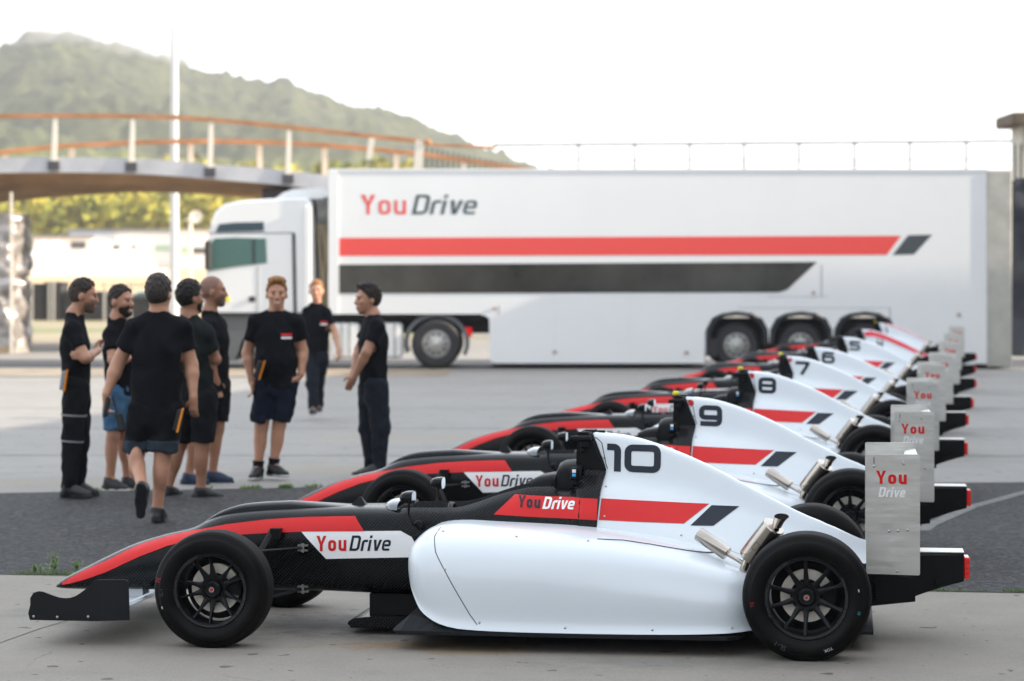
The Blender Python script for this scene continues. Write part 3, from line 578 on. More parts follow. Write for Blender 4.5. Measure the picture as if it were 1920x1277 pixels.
for px, top, w, ln_ in ((695, 258, .07, .55), (785, 262, .10, .9)):
    x = GX(px, NY); z1 = bz(top, NY); m2 = MB(); m2.box(x-w, x+w, NY-.16, NY-.10, z1-ln_, z1-.02, rot=Matrix.Rotation(R(8 if px == 695 else 4), 3, 'Y')); bpart(m2, 'post', PO, smooth=False)
for px in (10, 135, 358, 487, 609, 743, 870, 960):
    x = GX(px, FY); z1 = bz(interp(frail, px)[0], FY); m2 = MB(); m2.box(x-.075, x+.075, FY-.05, FY+.01, z1-1.0, z1-.08); bpart(m2, 'post', PO, smooth=False)
mb = MB(); mb.bbox(GX(485, NY), GX(560, NY), NY+.8, NY+7, 0, bz(350, NY), .05); bpart(mb, 'pier', BK, smooth=False)
mb = MB()   # handrail end block
mb.bbox(GX(796, NY), GX(808, NY), NY-.2, NY+.2, bz(272, NY), bz(261, NY), .02); bpart(mb, 'rail_end', BR, smooth=False)
# far ramp: retaining wall, fence beyond it
CW = mat('rendered_wall', (.55, .54, .51), .8, var=.12, vscale=.6); FM = mat('galvanised_fence', (.09, .09, .088), .6)
mb = MB(); mb.box(GX(800, 76), GX(2250, 76), 76, 76.6, -.02, 5.30); tag(mb.build('retaining_wall', CW, None, smooth=False), 'pale retaining wall just above the trailer roof', 'wall')
fen = empty('railing_fence', (8, 76.3, 5.3)); tag(fen, 'thin metal fence with a top rail along the wall behind the trailer', 'fence')
def fpart(mb, name, m):
    o = mb.build(name, m, None, smooth=False); o.parent = fen
    for v in o.data.vertices: v.co -= Vector((8, 76.3, 5.3))
mb = MB(); mb.tube([(GX(925, 76.3), 76.3, bz(272, 76.3)), (GX(1500, 76.3), 76.3, bz(268, 76.3)), (GX(2200, 76.3), 76.3, bz(262, 76.3))], .045, 6); fpart(mb, 'top_rail', FM)
for px in (1085, 1190, 1293, 1395, 1498, 1602, 1706, 1812, 1918, 2020):
    mb = MB(); mb.tube([(GX(px, 76.3), 76.3, 5.28), (GX(px, 76.3), 76.3, bz(268, 76.3))], .042, 6); fpart(mb, 'fence_post', FM)
mb = MB()
for i in range(150): x = GX(1050, 76.3)+i*.12; mb.box(x-.004, x+.004, 76.296, 76.304, 5.3, 5.62)
mb.box(GX(1050, 76.3), GX(2150, 76.3), 76.29, 76.31, 5.62, 5.64); fpart(mb, 'mesh_panel', FM)
rf = empty('picket_railing', (GX(900, 70), 70, 0)); tag(rf, 'close picket railing where the footbridge comes down behind the trailer', 'railing')
def rpart(mb, name, m):
    o = mb.build(name, m, None, smooth=False); o.parent = rf
    for v in o.data.vertices: v.co -= Vector((GX(900, 70), 70, 0))
mb = MB()
for i in range(22):
    px = 800+i*10; x = GX(px, 70); mb.box(x-.03, x+.03, 69.98, 70.02, 4.6, bz(276+(px-800)*.2, 70))
rpart(mb, 'pickets', FM)
mb = MB(); beam(mb, [(GX(795, 70), 70, bz(268, 70)), (GX(930, 70), 70, bz(274, 70))], .15, .08); rpart(mb, 'rail', BR)
# tower and shaded things at the right edge
tw = empty('stair_tower', (GX(1915, 70), 70, 0)); tag(tw, 'pale concrete stair tower with a brown flat cap behind the trailer end', 'tower')
def twp(mb, name, m):
    o = mb.build(name, m, None, smooth=False); o.parent = tw
    for v in o.data.vertices: v.co -= Vector((GX(1915, 70), 70, 0))
mb = MB(); mb.box(GX(1897, 70)+.28, GX(2010, 70), 70, 71.4, 0, bz(232, 70)); twp(mb, 'shaft', mat('cream_concrete', (.50, .47, .40), .8, var=.1, vscale=1))
mb = MB(); mb.bbox(GX(1873, 70)+.25, GX(2030, 70), 69.3, 71.8, bz(236, 70), bz(213, 70), .04); twp(mb, 'roof_cap', mat('brown_cap', (.10, .075, .05), .8, var=.3, vscale=2))
mb = MB()
for px in (1902, 1913): mb.box(GX(px, 69.9), GX(px+3, 69.9), 69.90, 69.94, bz(355, 70), bz(270, 70))
twp(mb, 'window_bars', M['tdark'])
SHD = mat('black_sheeting', (.02, .024, .034), .45, var=.5, vscale=1.2, bump=.8, bscale=3)
mb = MB(); n = 18; V = []; Fc = []
for i in range(n+1):
    for j in range(22):
        x = GX(1900, 57)+i*.15; z = .0+j*.2; V.append((x, 57+.25*noise.noise(Vector((x*1.3, 0, z*.9)))+.1*noise.noise(Vector((x*4, 3, z*3))), z))
Fc = [(i*22+j, (i+1)*22+j, (i+1)*22+j+1, i*22+j+1) for i in range(n) for j in range(21)]
b0 = len(V); mb.add(V, Fc); mb.box(GX(1900, 57), GX(1900, 57)+2.7, 57.4, 60, 0, 4.15); tag(mb.build('wrapped_stack', SHD, None, smooth=True, angle=50), 'tall stack under black sheeting beyond the trailer rear end', 'covered stack')

# mast
mast = empty('lamp_mast', (GX(327, 84), 84, 0)); tag(mast, 'tall white mast rising behind the footbridge', 'mast')
mb = MB(); mb.tube([(0, 0, 0), (0, 0, 8.5), (0, 0, 18)], [.165, .125, .06], 24); o = mb.build('pole', mat('white_mast_paint', (.62, .62, .63), .45), mast)
mb = MB(); mb.tube([(0, 0, 0), (0, 0, .6)], .26, 20); mb.build('base_collar', M['wheelmetal'], mast)
# silver wrapped stack at the left edge
SIL = mat('crumpled_silver_wrap', (.36, .335, .32), .36, metal=.45, var=.45, vscale=2.5, bump=1, bscale=4)
st = empty('wrapped_stack', (-13.55, 60.4, 0)); tag(st, 'tall stack wrapped in crumpled silver plastic at the left edge', 'covered stack')
V = []; Fc = []; nx, nz = 60, 44; per = [(0, -1.1), (2.55, -1.1), (2.55, .9), (0, .9)]
def stack_ring(z):
    r = []; L = 0
    for k in range(4):
        a, b = Vector(per[k]), Vector(per[(k+1) % 4])
        for i in range(20):
            p = a.lerp(b, i/20); s = k*20+i; q = Vector((p.x*2.2, p.y*2.2, z*1.6)); pc = Vector((1.27, -.1))
            d = (p-pc); amp = .22*noise.noise(Vector((q.x+z*1.6, q.y, z*1.2)))+.22*abs(noise.noise(Vector((q.x*1.6+z*2.6, q.y*2, z*2.2-q.x))))-.12*abs(noise.noise(Vector((q.x*3-z*3, q.y*3, z*4))))
            if abs(z-1.85) < .1: amp -= .09
            p = p+d.normalized()*amp; r.append((p.x-1.25, p.y, z))
    return r
mb = MB(); mb.loft([stack_ring(z*3.45/nz) for z in range(nz+1)], True, True); mb.build('plastic_wrap', SIL, st, angle=80)
mb = MB(); mb.box(-1.25, 1.3, -1.15, .9, .0, .16); mb.build('pallet', mat('pallet_wood', (.35, .26, .16), .85, var=.3), st, smooth=False)
mb = MB(); mb.box(1.26, 1.32, -1.25, -1.19, 0, 3.95); mb.box(.5, .54, -1.2, -1.16, 3.4, 3.9); tag(mb.build('prop_post', PO, None, smooth=False), 'slim cream post beside the silver wrapped stack under the bridge', 'post').location = (-13.55, 60.4, 0)

# ------------------------------------------------------------------ middle distance
bank = MB(); V = []; nx, ny = 90, 24
for j in range(ny+1):
    y = 128+(300-128)*j/ny
    for i in range(nx+1):
        x = -75+85*i/nx; t = min(1, max(0, (y-132)/50)); z = 2.3*(3*t*t-2*t**3)+.25*noise.noise(Vector((x*.15, y*.1, 0)))*t-.03
        if y > 230: z += (y-230)*.03
        V.append((x, y, z))
bank.add(V, [(j*(nx+1)+i, j*(nx+1)+i+1, (j+1)*(nx+1)+i+1, (j+1)*(nx+1)+i) for j in range(ny) for i in range(nx)])
tag(bank.build('earth_bank', mat('dry_earth', (.55, .36, .19), .95, var=.4, vscale=.12), None), kind='structure')
WB = mat('white_facade', (.88, .88, .86), .7); GF = mat('grey_roof', (.22, .23, .25), .6); GG = mat('green_panel', (.35, .55, .40), .5); DW = mat('dark_window', (.08, .09, .10), .15)
def bldg(name, label, px0, px1, ptop, Y, dep, wins, roofh=3, extra=None, zb=2.2):
    x0, x1, z1 = GX(px0, Y), GX(px1, Y), bz(ptop, Y); e = empty(name, ((x0+x1)/2, Y, 0)); tag(e, label, 'building')
    L = Vector(e.location)
    def q(mb, nm, m):
        o = mb.build(nm, m, None, smooth=False); o.parent = e
        for v in o.data.vertices: v.co -= L
    mb = MB(); mb.box(x0, x1, Y, Y+dep, zb-2, z1); q(mb, 'wall', WB)
    mb = MB(); mb.box(x0-.3, x1+.3, Y-.3, Y+dep+.3, z1, z1+roofh*Y/F); q(mb, 'roof', GF)
    for a, b, c, d, m in wins:
        mb = MB(); mb.box(GX(a, Y), GX(b, Y), Y-.06, Y, bz(d, Y), bz(c, Y)); q(mb, 'window', m)
bldg('warehouse', 'low white warehouse with a dark doorway, left of the mast', 62, 172, 446, 262, 20, [(133, 161, 453, 466, DW)], 5)
bldg('office_block', 'long white building with small square windows left of the mast', 130, 335, 436, 275, 18, [(172, 176, 459, 468, DW), (199, 225, 459, 468, DW), (248, 253, 459, 468, DW), (290, 318, 459, 463, GG), (290, 318, 465, 471, GG)], 6)
bldg('workshop_building', 'white building with a green panel between the mast and the cab', 336, 400, 432, 268, 16, [(340, 352, 462, 476, GG), (356, 388, 464, 476, DW)], 3)
TW = mat('white_canvas', (.88, .88, .87), .7)
def marquee(px0, px1, ptop, pbot, Y, label, grp=None):
    x0, x1, z0, z1 = GX(px0, Y), GX(px1, Y), bz(pbot, Y), bz(ptop, Y); mb = MB(); w = x1-x0; rings = []
    for u, k in ((0, .35), (.05, .72), (.14, .93), (.3, 1), (.5, .97), (.7, 1), (.86, .93), (.95, .72), (1, .35)):
        zt = z0+(z1-z0)*k; rings.append([(x0+w*u, Y-2.2, z0-.6), (x0+w*u, Y-2.2, z0+(zt-z0)*.6), (x0+w*u, Y, zt), (x0+w*u, Y+2.2, z0+(zt-z0)*.6), (x0+w*u, Y+2.2, z0-.6)])
    mb.loft(rings, True, True); tag(mb.build('marquee', TW, None, angle=30), label, 'tent', grp)
marquee(128, 286, 470, 506, 205, 'long low white marquee in front of the white buildings')
marquee(58, 130, 452, 518, 192, 'white marquee at the left end, taller than the long one')
mb0 = None
for i in range(13):
    px = 122+i*15.2; Y = 188; x = GX(px, Y); zc = bz(519-i*.55, Y)
    if mb0 is None:
        mb = MB(); mb.tube([(0, -.45, 0), (0, -.42, 0), (0, .42, 0), (0, .45, 0)], [.30, .37, .37, .30], 14); mb0 = mb.build('wrapped_bale', TW, None); o = mb0
    else: o = link(mb0.copy())
    o.location = (x, Y, zc); o['category'] = 'bale'; o['label'] = 'white wrapped bale in the row on the earth bank'; o['group'] = 'white bales in a row on the bank'
# site fence with dark clutter behind it
sf = empty('mesh_fence', (GX(130, 112), 112, 0)); tag(sf, 'dark mesh site fence with posts behind the standing men', 'fence')
def sfp(mb, nm, m):
    o = mb.build(nm, m, None, smooth=False); o.parent = sf
    for v in o.data.vertices: v.co -= Vector(sf.location)
mb = MB()
for px in range(58, 372, 5): mb.box(GX(px, 112)-.008, GX(px, 112)+.008, 112, 112.02, .05, 1.75)
for z in (.1, .6, 1.1, 1.7): mb.box(GX(55, 112), GX(372, 112), 111.98, 112, z, z+.04)
sfp(mb, 'mesh_panel', mat('fence_wire', (.03, .03, .03), .6))
for px in (60, 93, 101, 140, 196, 245, 300, 352): mb = MB(); mb.box(GX(px, 112)-.05, GX(px, 112)+.05, 111.9, 112.05, 0, 1.85); sfp(mb, 'fence_post', mat('fence_post_paint', (.42, .40, .36), .6))
CR = [(62, 88, 532, 'dark covered crate behind the site fence, leftmost'), (90, 122, 528, 'tall dark crate behind the site fence'), (126, 200, 546, 'wide dark skip behind the site fence'), (204, 246, 552, 'low dark crate behind the bearded man'), (250, 300, 556, 'low dark box behind the walking man')]
for a, b, t, lab in CR:
    mb = MB(); x0, x1 = GX(a, 115), GX(b, 115); mb.bbox(x0, x1, 114, 116, 0, bz(t, 115), .06); mb.box(x0-.04, x1+.04, 113.95, 116.05, bz(t, 115)-.14, bz(t, 115)-.06); tag(mb.build('crate', mat('dark_crate', (.012, .012, .011), .7, var=.4, vscale=1), None, smooth=False), lab, 'crate', 'dark crates behind the site fence')
def parked(px, Y, col, label, rz=0):
    e = empty('parked_car', (GX(px, Y), Y, 0), rz); tag(e, label, 'car', 'cars parked beyond the site fence')
    mb = MB(); prof = [(-2.1, .35), (-2.12, .62), (-2.0, .82), (-1.25, .92), (-.65, 1.38), (.6, 1.42), (1.35, 1.0), (2.0, .88), (2.12, .6), (2.08, .35)]
    rings = []
    for y, k in ((-.86, .97), (-.80, 1.0), (.80, 1.0), (.86, .97)): rings.append([(x*k, y*(1 if z < .95 else .84), z) for x, z in prof])
    mb.loft(rings, True, True); mb.build('body', mat('car_paint', col, .3, coat=.6), e, angle=25)
    mb = MB(); mb.prism([(-1.1, .95), (-.62, 1.30), (.56, 1.34), (1.15, 1.0)], -.80, -.77); mb.prism([(-1.1, .95), (-.62, 1.30), (.56, 1.34), (1.15, 1.0)], .77, .80); mb.build('window', M['cabglass'], e, smooth=False)
    for x in (-1.3, 1.3):
        for y in (-.8, .8): mb = MB(); mb.tube([(x, y-.1, .31), (x, y+.1, .31)], .31, 20); mb.build('wheel', M['tyre2'], e)
parked(285, 119, (.72, .72, .72), 'white car parked beyond the site fence behind the man walking away', .1)
parked(392, 121, (.55, .56, .58), 'silver car parked beyond the site fence behind the bald man', -.1)
sd_ = empty('satellite_dish', (GX(357, 150), 150, 0)); tag(sd_, 'small white satellite dish on a mast above the buildings', 'dish')
mb = MB(); mb.tube([(0, 0, 0), (0, 0, bz(415, 150))], .12, 8); mb.build('mast', PO, sd_)
mb = MB(); T = Matrix.Translation((.35, 0, bz(407, 150)))@Matrix.Rotation(R(-15), 4, 'X'); mb.lathe([(0, .0), (.2, -.03), (.38, -.12), (.40, -.12), (.40, -.10), (.2, 0), (0, .03)], T, 20); mb.box(-.3, .2, -.05, .05, bz(415, 150), bz(409, 150)); mb.build('dish', PO, sd_)

# ------------------------------------------------------------------ hill, wood
def hill_mat():
    m = mat('forest_slope', (.06, .08, .03), .95); nt = m.node_tree; b = nt.nodes['Principled BSDF']; tc = nt.nodes.new('ShaderNodeTexCoord'); V = tc.outputs['Object']
    a = noise_node(nt, .02, 7, .75, V); c = noise_node(nt, .09, 8, .8, V)
    col = mixc(nt, .5, ramp2(nt, a, .36, (.001, .010, .012), .57, (.055, .064, .032)), ramp2(nt, c, .38, (.000, .005, .008), .57, (.088, .094, .046)))
    p = noise_node(nt, .02, 4, .6, V); col = mixc(nt, ramp2(nt, p, .66, (0, 0, 0), .74, (.6, .6, .6)), col, (.16, .12, .08))
    sp_ = nt.nodes.new('ShaderNodeSeparateXYZ'); nt.links.new(V, sp_.inputs[0]); mr_ = nt.nodes.new('ShaderNodeMapRange'); mr_.inputs['From Min'].default_value = 42; mr_.inputs['From Max'].default_value = 28; nt.links.new(sp_.outputs['Z'], mr_.inputs[0])
    low = ramp2(nt, c, .36, (.06, .10, .015), .62, (.34, .34, .05)); col = mixc(nt, mr_.outputs[0], col, low)
    nt.links.new(col, b.inputs['Base Color']); b.inputs['Specular IOR Level'].default_value = .1
    return m
ridge = [(-500, 150), (-250, 118), (-100, 98), (0, 80), (60, 62), (110, 57), (180, 69), (250, 84), (300, 108), (340, 121), (400, 138), (450, 149), (510, 159), (545, 157), (570, 165), (600, 178), (650, 196), (720, 214), (760, 226), (820, 250), (860, 264), (900, 284), (950, 302), (1010, 320), (1060, 336), (1120, 345), (1180, 350), (1230, 352), (1300, 356), (1400, 362), (1600, 368), (2000, 380), (2600, 420)]
V = []; na, nd = 420, 110; HD0, HD1 = 420.0, 1150.0
for j in range(nd+1):
    for i in range(na+1):
        px = -500+3100*i/na; t = j/nd; d = HD0+(HD1-HD0)*t if j <= nd else HD1; d = HD0+(HD1+150-HD0)*t
        zr = (HY-interp(ridge, px)[0])/F*HD1; u = (d-HD0)/(HD1-HD0); k = (u**1.15*(1.0) if u < 1 else 1-(u-1)*1.5); k = max(0, k)
        x = (px-960)/F*d; nz = 14*noise.noise(Vector((x*.012, d*.012, 1)))*min(1, u*3)*(1 if u < .9 else .25)+4.5*noise.noise(Vector((x*.06, d*.05, 5)))+3.4*noise.noise(Vector((x*.25, d*.2, 9)))
        V.append((x, d, EYE*k+zr*k+nz*min(1, u*6)))
Fc = [(j*(na+1)+i, j*(na+1)+i+1, (j+1)*(na+1)+i+1, (j+1)*(na+1)+i) for j in range(nd) for i in range(na)]
tag(meshobj('hill', V, Fc, hill_mat(), None, True, None), kind='structure')
def leaf_mat(name, c0, c1):
    m = mat(name, c0, .8); nt = m.node_tree; b = nt.nodes['Principled BSDF']; oi = nt.nodes.new('ShaderNodeTexCoord')
    n = noise_node(nt, .12, 6, .7, oi.outputs['Object']); nt.links.new(ramp2(nt, n, .36, c0, .62, c1), b.inputs['Base Color']); b.inputs['Specular IOR Level'].default_value = .15; return m
def clump(v, f, c, r, n):
    for _ in range(n):
        d = Vector((random.gauss(0, 1), random.gauss(0, 1), random.gauss(0, 1))).normalized()*r*random.uniform(.45, 1.05); d.z *= .8; p = c+d
        s = r*random.uniform(.16, .30); a = Vector((random.gauss(0, 1), random.gauss(0, 1), random.gauss(0, 1))).normalized(); u = a.orthogonal().normalized(); w = a.cross(u)
        b = len(v); v += [p+u*s, p+w*s*.8, p-u*s, p-w*s*.8]; f.append((b, b+1, b+2, b+3))
v, f = [], []
for k in range(900):
    px = random.uniform(-260, 760); row = random.random(); Y = 305+95*row; top = 298+22*noise.noise(Vector((px*.02, 0, 2))); top = top+85*(1-row)
    z = bz(top, Y)*random.uniform(.70, 1.0)-1.5; r = random.uniform(1.8, 3.6)
    clump(v, f, Vector((GX(px, Y), Y, z)), r, 90)
    clump(v, f, Vector((GX(px+random.uniform(-12, 12), Y), Y-1, z-r*1.2)), r, 60)
tag(meshobj('wood', v, f, leaf_mat('autumn_leaves', (.09, .12, .018), (.42, .36, .05)), None, False), 'sunlit yellow green wood at the foot of the hill', 'wood', kind='stuff')

# ------------------------------------------------------------------ outside the frame: stand that shades the yard, block added to darken reflections
PB = mat('grandstand_render', (.30, .29, .28), .8, var=.15, vscale=.3); WD = mat('grandstand_glass', (.05, .06, .07), .1)
gs = empty('grandstand', (14, 0, 0)); tag(gs, 'long grey stand to the right that shades the yard', 'building')
def gx_at(y): return 14.0+.161*(y-25.5)
H = 9.0
v = [(gx_at(-45), -45, 0), (gx_at(47), 47, 0), (gx_at(47), 47, H), (gx_at(-45), -45, H), (gx_at(-45)+14, -45, 0), (gx_at(47)+14, 47, 0), (gx_at(47)+14, 47, H), (gx_at(-45)+14, -45, H)]
mb = MB(); mb.add(v, [(0, 1, 2, 3), (4, 5, 6, 7), (3, 2, 6, 7), (0, 3, 7, 4), (1, 2, 6, 5)]); o = mb.build('wall', PB, None, smooth=False); o.parent = gs; o.location = (-14, 0, 0)
for k in range(14):
    y = -40+6*k; mb = MB(); mb.add([(gx_at(y)-.03, y, 1), (gx_at(y+4.2)-.03, y+4.2, 1), (gx_at(y+4.2)-.03, y+4.2, 3.4), (gx_at(y)-.03, y, 3.4)], [(0, 1, 2, 3)]); o = mb.build('window', WD, None, smooth=False); o.parent = gs; o.location = (-14, 0, 0)
pb = empty('added_rear_block', (-4, -24, 0)); tag(pb, 'unseen dark fronted block added behind the camera to darken reflections', 'building')  # unseen block, added so that dark surfaces reflect less sky
mb = MB(); mb.box(-40, 9.5, -8, 0, 0, 5.6); mb.build('wall', PB, pb, smooth=False)
mb = MB(); mb.box(-41, 10, 0, 2.2, 5.0, 5.7); mb.build('roof', mat('rear_block_roof', (.12, .12, .13), .7), pb, smooth=False)
for k in range(9): mb = MB(); mb.box(-39+5.4*k, -34.6+5.4*k, 0, .04, .05, 4.4); mb.build('door', WD, pb, smooth=False)

# ------------------------------------------------------------------ morning haze
mb = MB(); mb.box(-2500, 2500, -380, 4100, -3, 260); hz = mb.build('haze', None, None, smooth=False, mats=[bpy.data.materials.new('haze')]); tag(hz, 'pale morning haze in the air', 'haze', kind='stuff')
hm = hz.data.materials[0]; hm.use_nodes = True; hn = hm.node_tree; hn.nodes.clear(); pv = hn.nodes.new('ShaderNodeVolumePrincipled'); ho = hn.nodes.new('ShaderNodeOutputMaterial'); hn.links.new(pv.outputs[0], ho.inputs['Volume'])
pv.inputs['Color'].default_value = (.93, .95, 1, 1); pv.inputs['Density'].default_value = .00022; pv.inputs['Anisotropy'].default_value = .2

# low cloud caught on the summit
cm_ = bpy.data.materials.new('summit_cloud'); cm_.use_nodes = True; cn = cm_.node_tree; cn.nodes.clear(); cv_ = cn.nodes.new('ShaderNodeVolumePrincipled'); co_ = cn.nodes.new('ShaderNodeOutputMaterial'); cn.links.new(cv_.outputs[0], co_.inputs['Volume'])
ct_ = cn.nodes.new('ShaderNodeTexCoord'); c1 = noise_node(cn, .03, 4, .6, ct_.outputs['Object']); cr_ = cn.nodes.new('ShaderNodeMapRange'); cr_.inputs['From Min'].default_value = .42; cr_.inputs['From Max'].default_value = .62; cr_.inputs['To Max'].default_value = .035; cn.links.new(c1, cr_.inputs[0]); cn.links.new(cr_.outputs[0], cv_.inputs['Density'])
mb = MB(); mb.sphere(P(185, 72, 1120), (46, 60, 9), 24, 12); mb.sphere(P(290, 98, 1110), (30, 50, 6), 24, 12); mb.sphere(P(90, 50, 1120), (40, 50, 5), 24, 12)
tag(mb.build('summit_mist', cm_, None), 'wisps of low cloud on the hill summit', 'cloud', kind='stuff')

# ------------------------------------------------------------------ the race car (x forward, +y the side we see, z up, origin under the rear axle)
TUB = [  # x, ztop, zbot, half width, n, mid height fraction
 (3.758, .186, .176, .015, 2.0), (3.75, .196, .171, .045, 2.0), (3.70, .230, .167, .085, 2.1), (3.60, .280, .167, .112, 2.2), (3.514, .324, .168, .128, 2.2), (3.343, .402, .170, .148, 2.3),
 (3.18, .452, .172, .160, 2.4), (3.04, .487, .175, .168, 2.4), (2.98, .520, .177, .172, 2.4), (2.90, .553, .179, .178, 2.5), (2.80, .573, .182, .185, 2.6), (2.66, .587, .184, .196, 2.8),
 (2.50, .596, .186, .21, 3.0), (2.345, .603, .186, .223, 3.3), (2.19, .608, .184, .236, 3.6), (2.03, .610, .182, .252, 3.8), (1.90, .613, .18, .265, 3.8), (1.80, .614, .17, .275, 3.8), (1.70, .617, .16, .285, 3.8),
 (1.61, .638, .15, .295, 3.6), (1.535, .666, .14, .30, 3.4), (1.46, .692, .13, .305, 3.3), (1.40, .708, .12, .31, 3.2), (1.334, .722, .12, .312, 3.1), (1.25, .726, .12, .315, 3.0), (1.15, .726, .12, .315, 3.0), (1.05, .72, .12, .31, 2.9), (.975, .71, .12, .30, 2.9)]
def tub_section(x):
    zt, zb, w, n = interp(TUB, x); e = 2/n; zc = zb+(zt-zb)*.45
    ck = max(0, min(1, (1.985-x)/.05))*max(0, min(1, (x-1.19)/.03))      # cockpit opening
    pts = []
    def sp(t, top):
        c, s = math.cos(t), math.sin(t)
        return w*abs(c)**e, zc+((top-zc) if s > 0 else (zc-zb))*abs(s)**e*(1 if s > 0 else -1)
    tr = R(62); topv = zt
    yr, zr = sp(tr, topv)
    if ck > 0: topv = zt+(zt-zr)*.75*ck; yr, zr = sp(tr, topv)
    for i in range(17): pts.append(sp(R(-90)+(tr-R(-90))*(i/16), topv))
    inner = []
    for i in range(1, 10):
        t = tr+(R(90)-tr)*i/9; cy, cz = sp(t, topv)
        u = i/9
        prof = [(.965, .004), (.93, -.004), (.91, -.04), (.89, -.12), (.86, -.21), (.75, -.26), (.5, -.28), (.25, -.285), (0, -.285)][i-1]
        oy, oz = yr*prof[0], zr+prof[1]
        inner.append((cy*(1-ck)+oy*ck, cz*(1-ck)+oz*ck))
    half = pts+inner
    # the upper ridge of the nose: a soft raised spine
    out = []
    for y, z in half:
        if 2.2 < x < 3.02 and z > zc: z += 0
        out.append((y, z))
    return out
def sweep(xs, secf):
    rings = []
    for x in xs:
        h = secf(x); left = [(x, y, z) for y, z in h]; right = [(x, -y, z) for y, z in reversed(h[1:-1])]
        rings.append(left+right)
    return rings
COVER = {  # half profiles of the engine cover, spine to hem
 0: [(1.060, 0, .979), (1.052, .045, .977), (1.035, .070, .955), (1.00, .082, .870), (.975, .092, .800), (.984, .125, .750), (.990, .185, .705), (.992, .235, .660), (.995, .275, .60), (.998, .300, .55), (1.0, .33, .49)],
 1: [(.90, 0, .965), (.90, .036, .960), (.90, .058, .935), (.895, .074, .86), (.88, .088, .79), (.88, .115, .745), (.88, .17, .700), (.88, .22, .650), (.88, .265, .59), (.88, .295, .54), (.88, .33, .47)],
 2: [(.76, 0, .931), (.76, .030, .925), (.76, .050, .900), (.76, .066, .83), (.76, .082, .765), (.76, .108, .72), (.76, .155, .68), (.76, .205, .63), (.76, .255, .57), (.76, .290, .52), (.76, .33, .45)],
 3: [(.60, 0, .873), (.60, .026, .867), (.60, .044, .845), (.60, .060, .785), (.60, .076, .73), (.60, .10, .69), (.60, .14, .65), (.60, .185, .60), (.60, .235, .545), (.60, .275, .50), (.60, .32, .43)],
 4: [(.457, 0, .808), (.457, .024, .803), (.457, .040, .782), (.457, .056, .73), (.457, .07, .685), (.457, .092, .645), (.457, .13, .605), (.457, .170, .56), (.457, .215, .51), (.457, .258, .465), (.457, .31, .40)],
 5: [(.30, 0, .726), (.30, .022, .722), (.30, .036, .703), (.30, .05, .662), (.30, .064, .625), (.30, .084, .59), (.30, .118, .55), (.30, .155, .505), (.30, .195, .46), (.30, .232, .42), (.30, .28, .36)],
 6: [(.17, 0, .659), (.17, .020, .655), (.17, .033, .638), (.17, .047, .605), (.17, .06, .57), (.17, .078, .538), (.17, .106, .50), (.17, .136, .46), (.17, .17, .42), (.17, .20, .38), (.17, .24, .32)],
 7: [(.03, 0, .591), (.03, .019, .588), (.03, .030, .573), (.03, .043, .545), (.03, .056, .515), (.03, .072, .485), (.03, .094, .45), (.03, .12, .415), (.03, .145, .38), (.03, .17, .345), (.03, .20, .29)],
 8: [(-.08, 0, .544), (-.08, .018, .541), (-.08, .028, .528), (-.08, .04, .502), (-.08, .05, .478), (-.08, .064, .45), (-.08, .082, .42), (-.08, .10, .39), (-.08, .12, .36), (-.08, .14, .33), (-.08, .165, .28)],
 9: [(-.275, 0, .466), (-.275, .016, .463), (-.275, .025, .455), (-.275, .036, .442), (-.275, .045, .430), (-.275, .055, .418), (-.275, .068, .405), (-.275, .08, .395), (-.275, .092, .385), (-.275, .103, .378), (-.275, .115, .372)]}
def cover_rings():
    keys = [COVER[k] for k in range(10)]; rings = []
    for i in range(9):
        for j in range(5):
            t = j/5; a, b = keys[i], keys[i+1]; p = keys[max(0, i-1)]; q = keys[min(9, i+2)]
            def cr(p0, p1, p2, p3): return .5*((2*p1)+(-p0+p2)*t+(2*p0-5*p1+4*p2-p3)*t*t+(-p0+3*p1-3*p2+p3)*t**3)
            if i == 0: rings.append([tuple(a[k][c]*(1-t)+b[k][c]*t for c in range(3)) for k in range(11)])
            else: rings.append([(a[k][0]*(1-t)+b[k][0]*t, cr(p[k][1], a[k][1], b[k][1], q[k][1]), cr(p[k][2], a[k][2], b[k][2], q[k][2])) for k in range(11)])
    rings.append(keys[9]); out = []
    for r in rings:                                # refine round the profile, then mirror
        f = []
        for k in range(10):
            p0, p1, p2, p3 = r[max(k-1, 0)], r[k], r[k+1], r[min(k+2, 10)]
            for j in range(3):
                t = j/3; f.append(tuple(.5*((2*p1[c])+(-p0[c]+p2[c])*t+(2*p0[c]-5*p1[c]+4*p2[c]-p3[c])*t*t+(-p0[c]+3*p1[c]-3*p2[c]+p3[c])*t**3) for c in range(3)))
        f[0] = r[0]; f.append(r[10])
        out.append([(x, -y, z) for x, y, z in reversed(f[1:])]+f)
    return out
POD = [  # x, z top, z bottom, y inner, y outer, bluntness of the nose section
 (1.8685, .405, .345, .42, .50, 1.0), (1.866, .430, .318, .38, .535, .9), (1.858, .455, .292, .33, .565, .75), (1.845, .483, .258, .28, .598, .6), (1.82, .512, .212, .23, .634, .45), (1.79, .536, .168, .20, .659, .32), (1.75, .552, .142, .19, .678, .2), (1.69, .559, .120, .18, .695, .08),
 (1.60, .562, .106, .18, .706, 0), (1.45, .561, .099, .18, .715, 0), (1.25, .556, .097, .18, .721, 0), (1.0, .541, .097, .18, .724, 0), (.80, .516, .098, .18, .722, 0), (.60, .482, .100, .18, .715, 0), (.46, .446, .103, .17, .703, 0), (.36, .415, .106, .16, .685, 0), (.28, .392, .112, .16, .65, 0), (.20, .375, .12, .15, .59, 0), (.10, .36, .135, .15, .52, 0), (-.05, .34, .155, .14, .42, 0), (-.15, .33, .17, .13, .36, 0)]
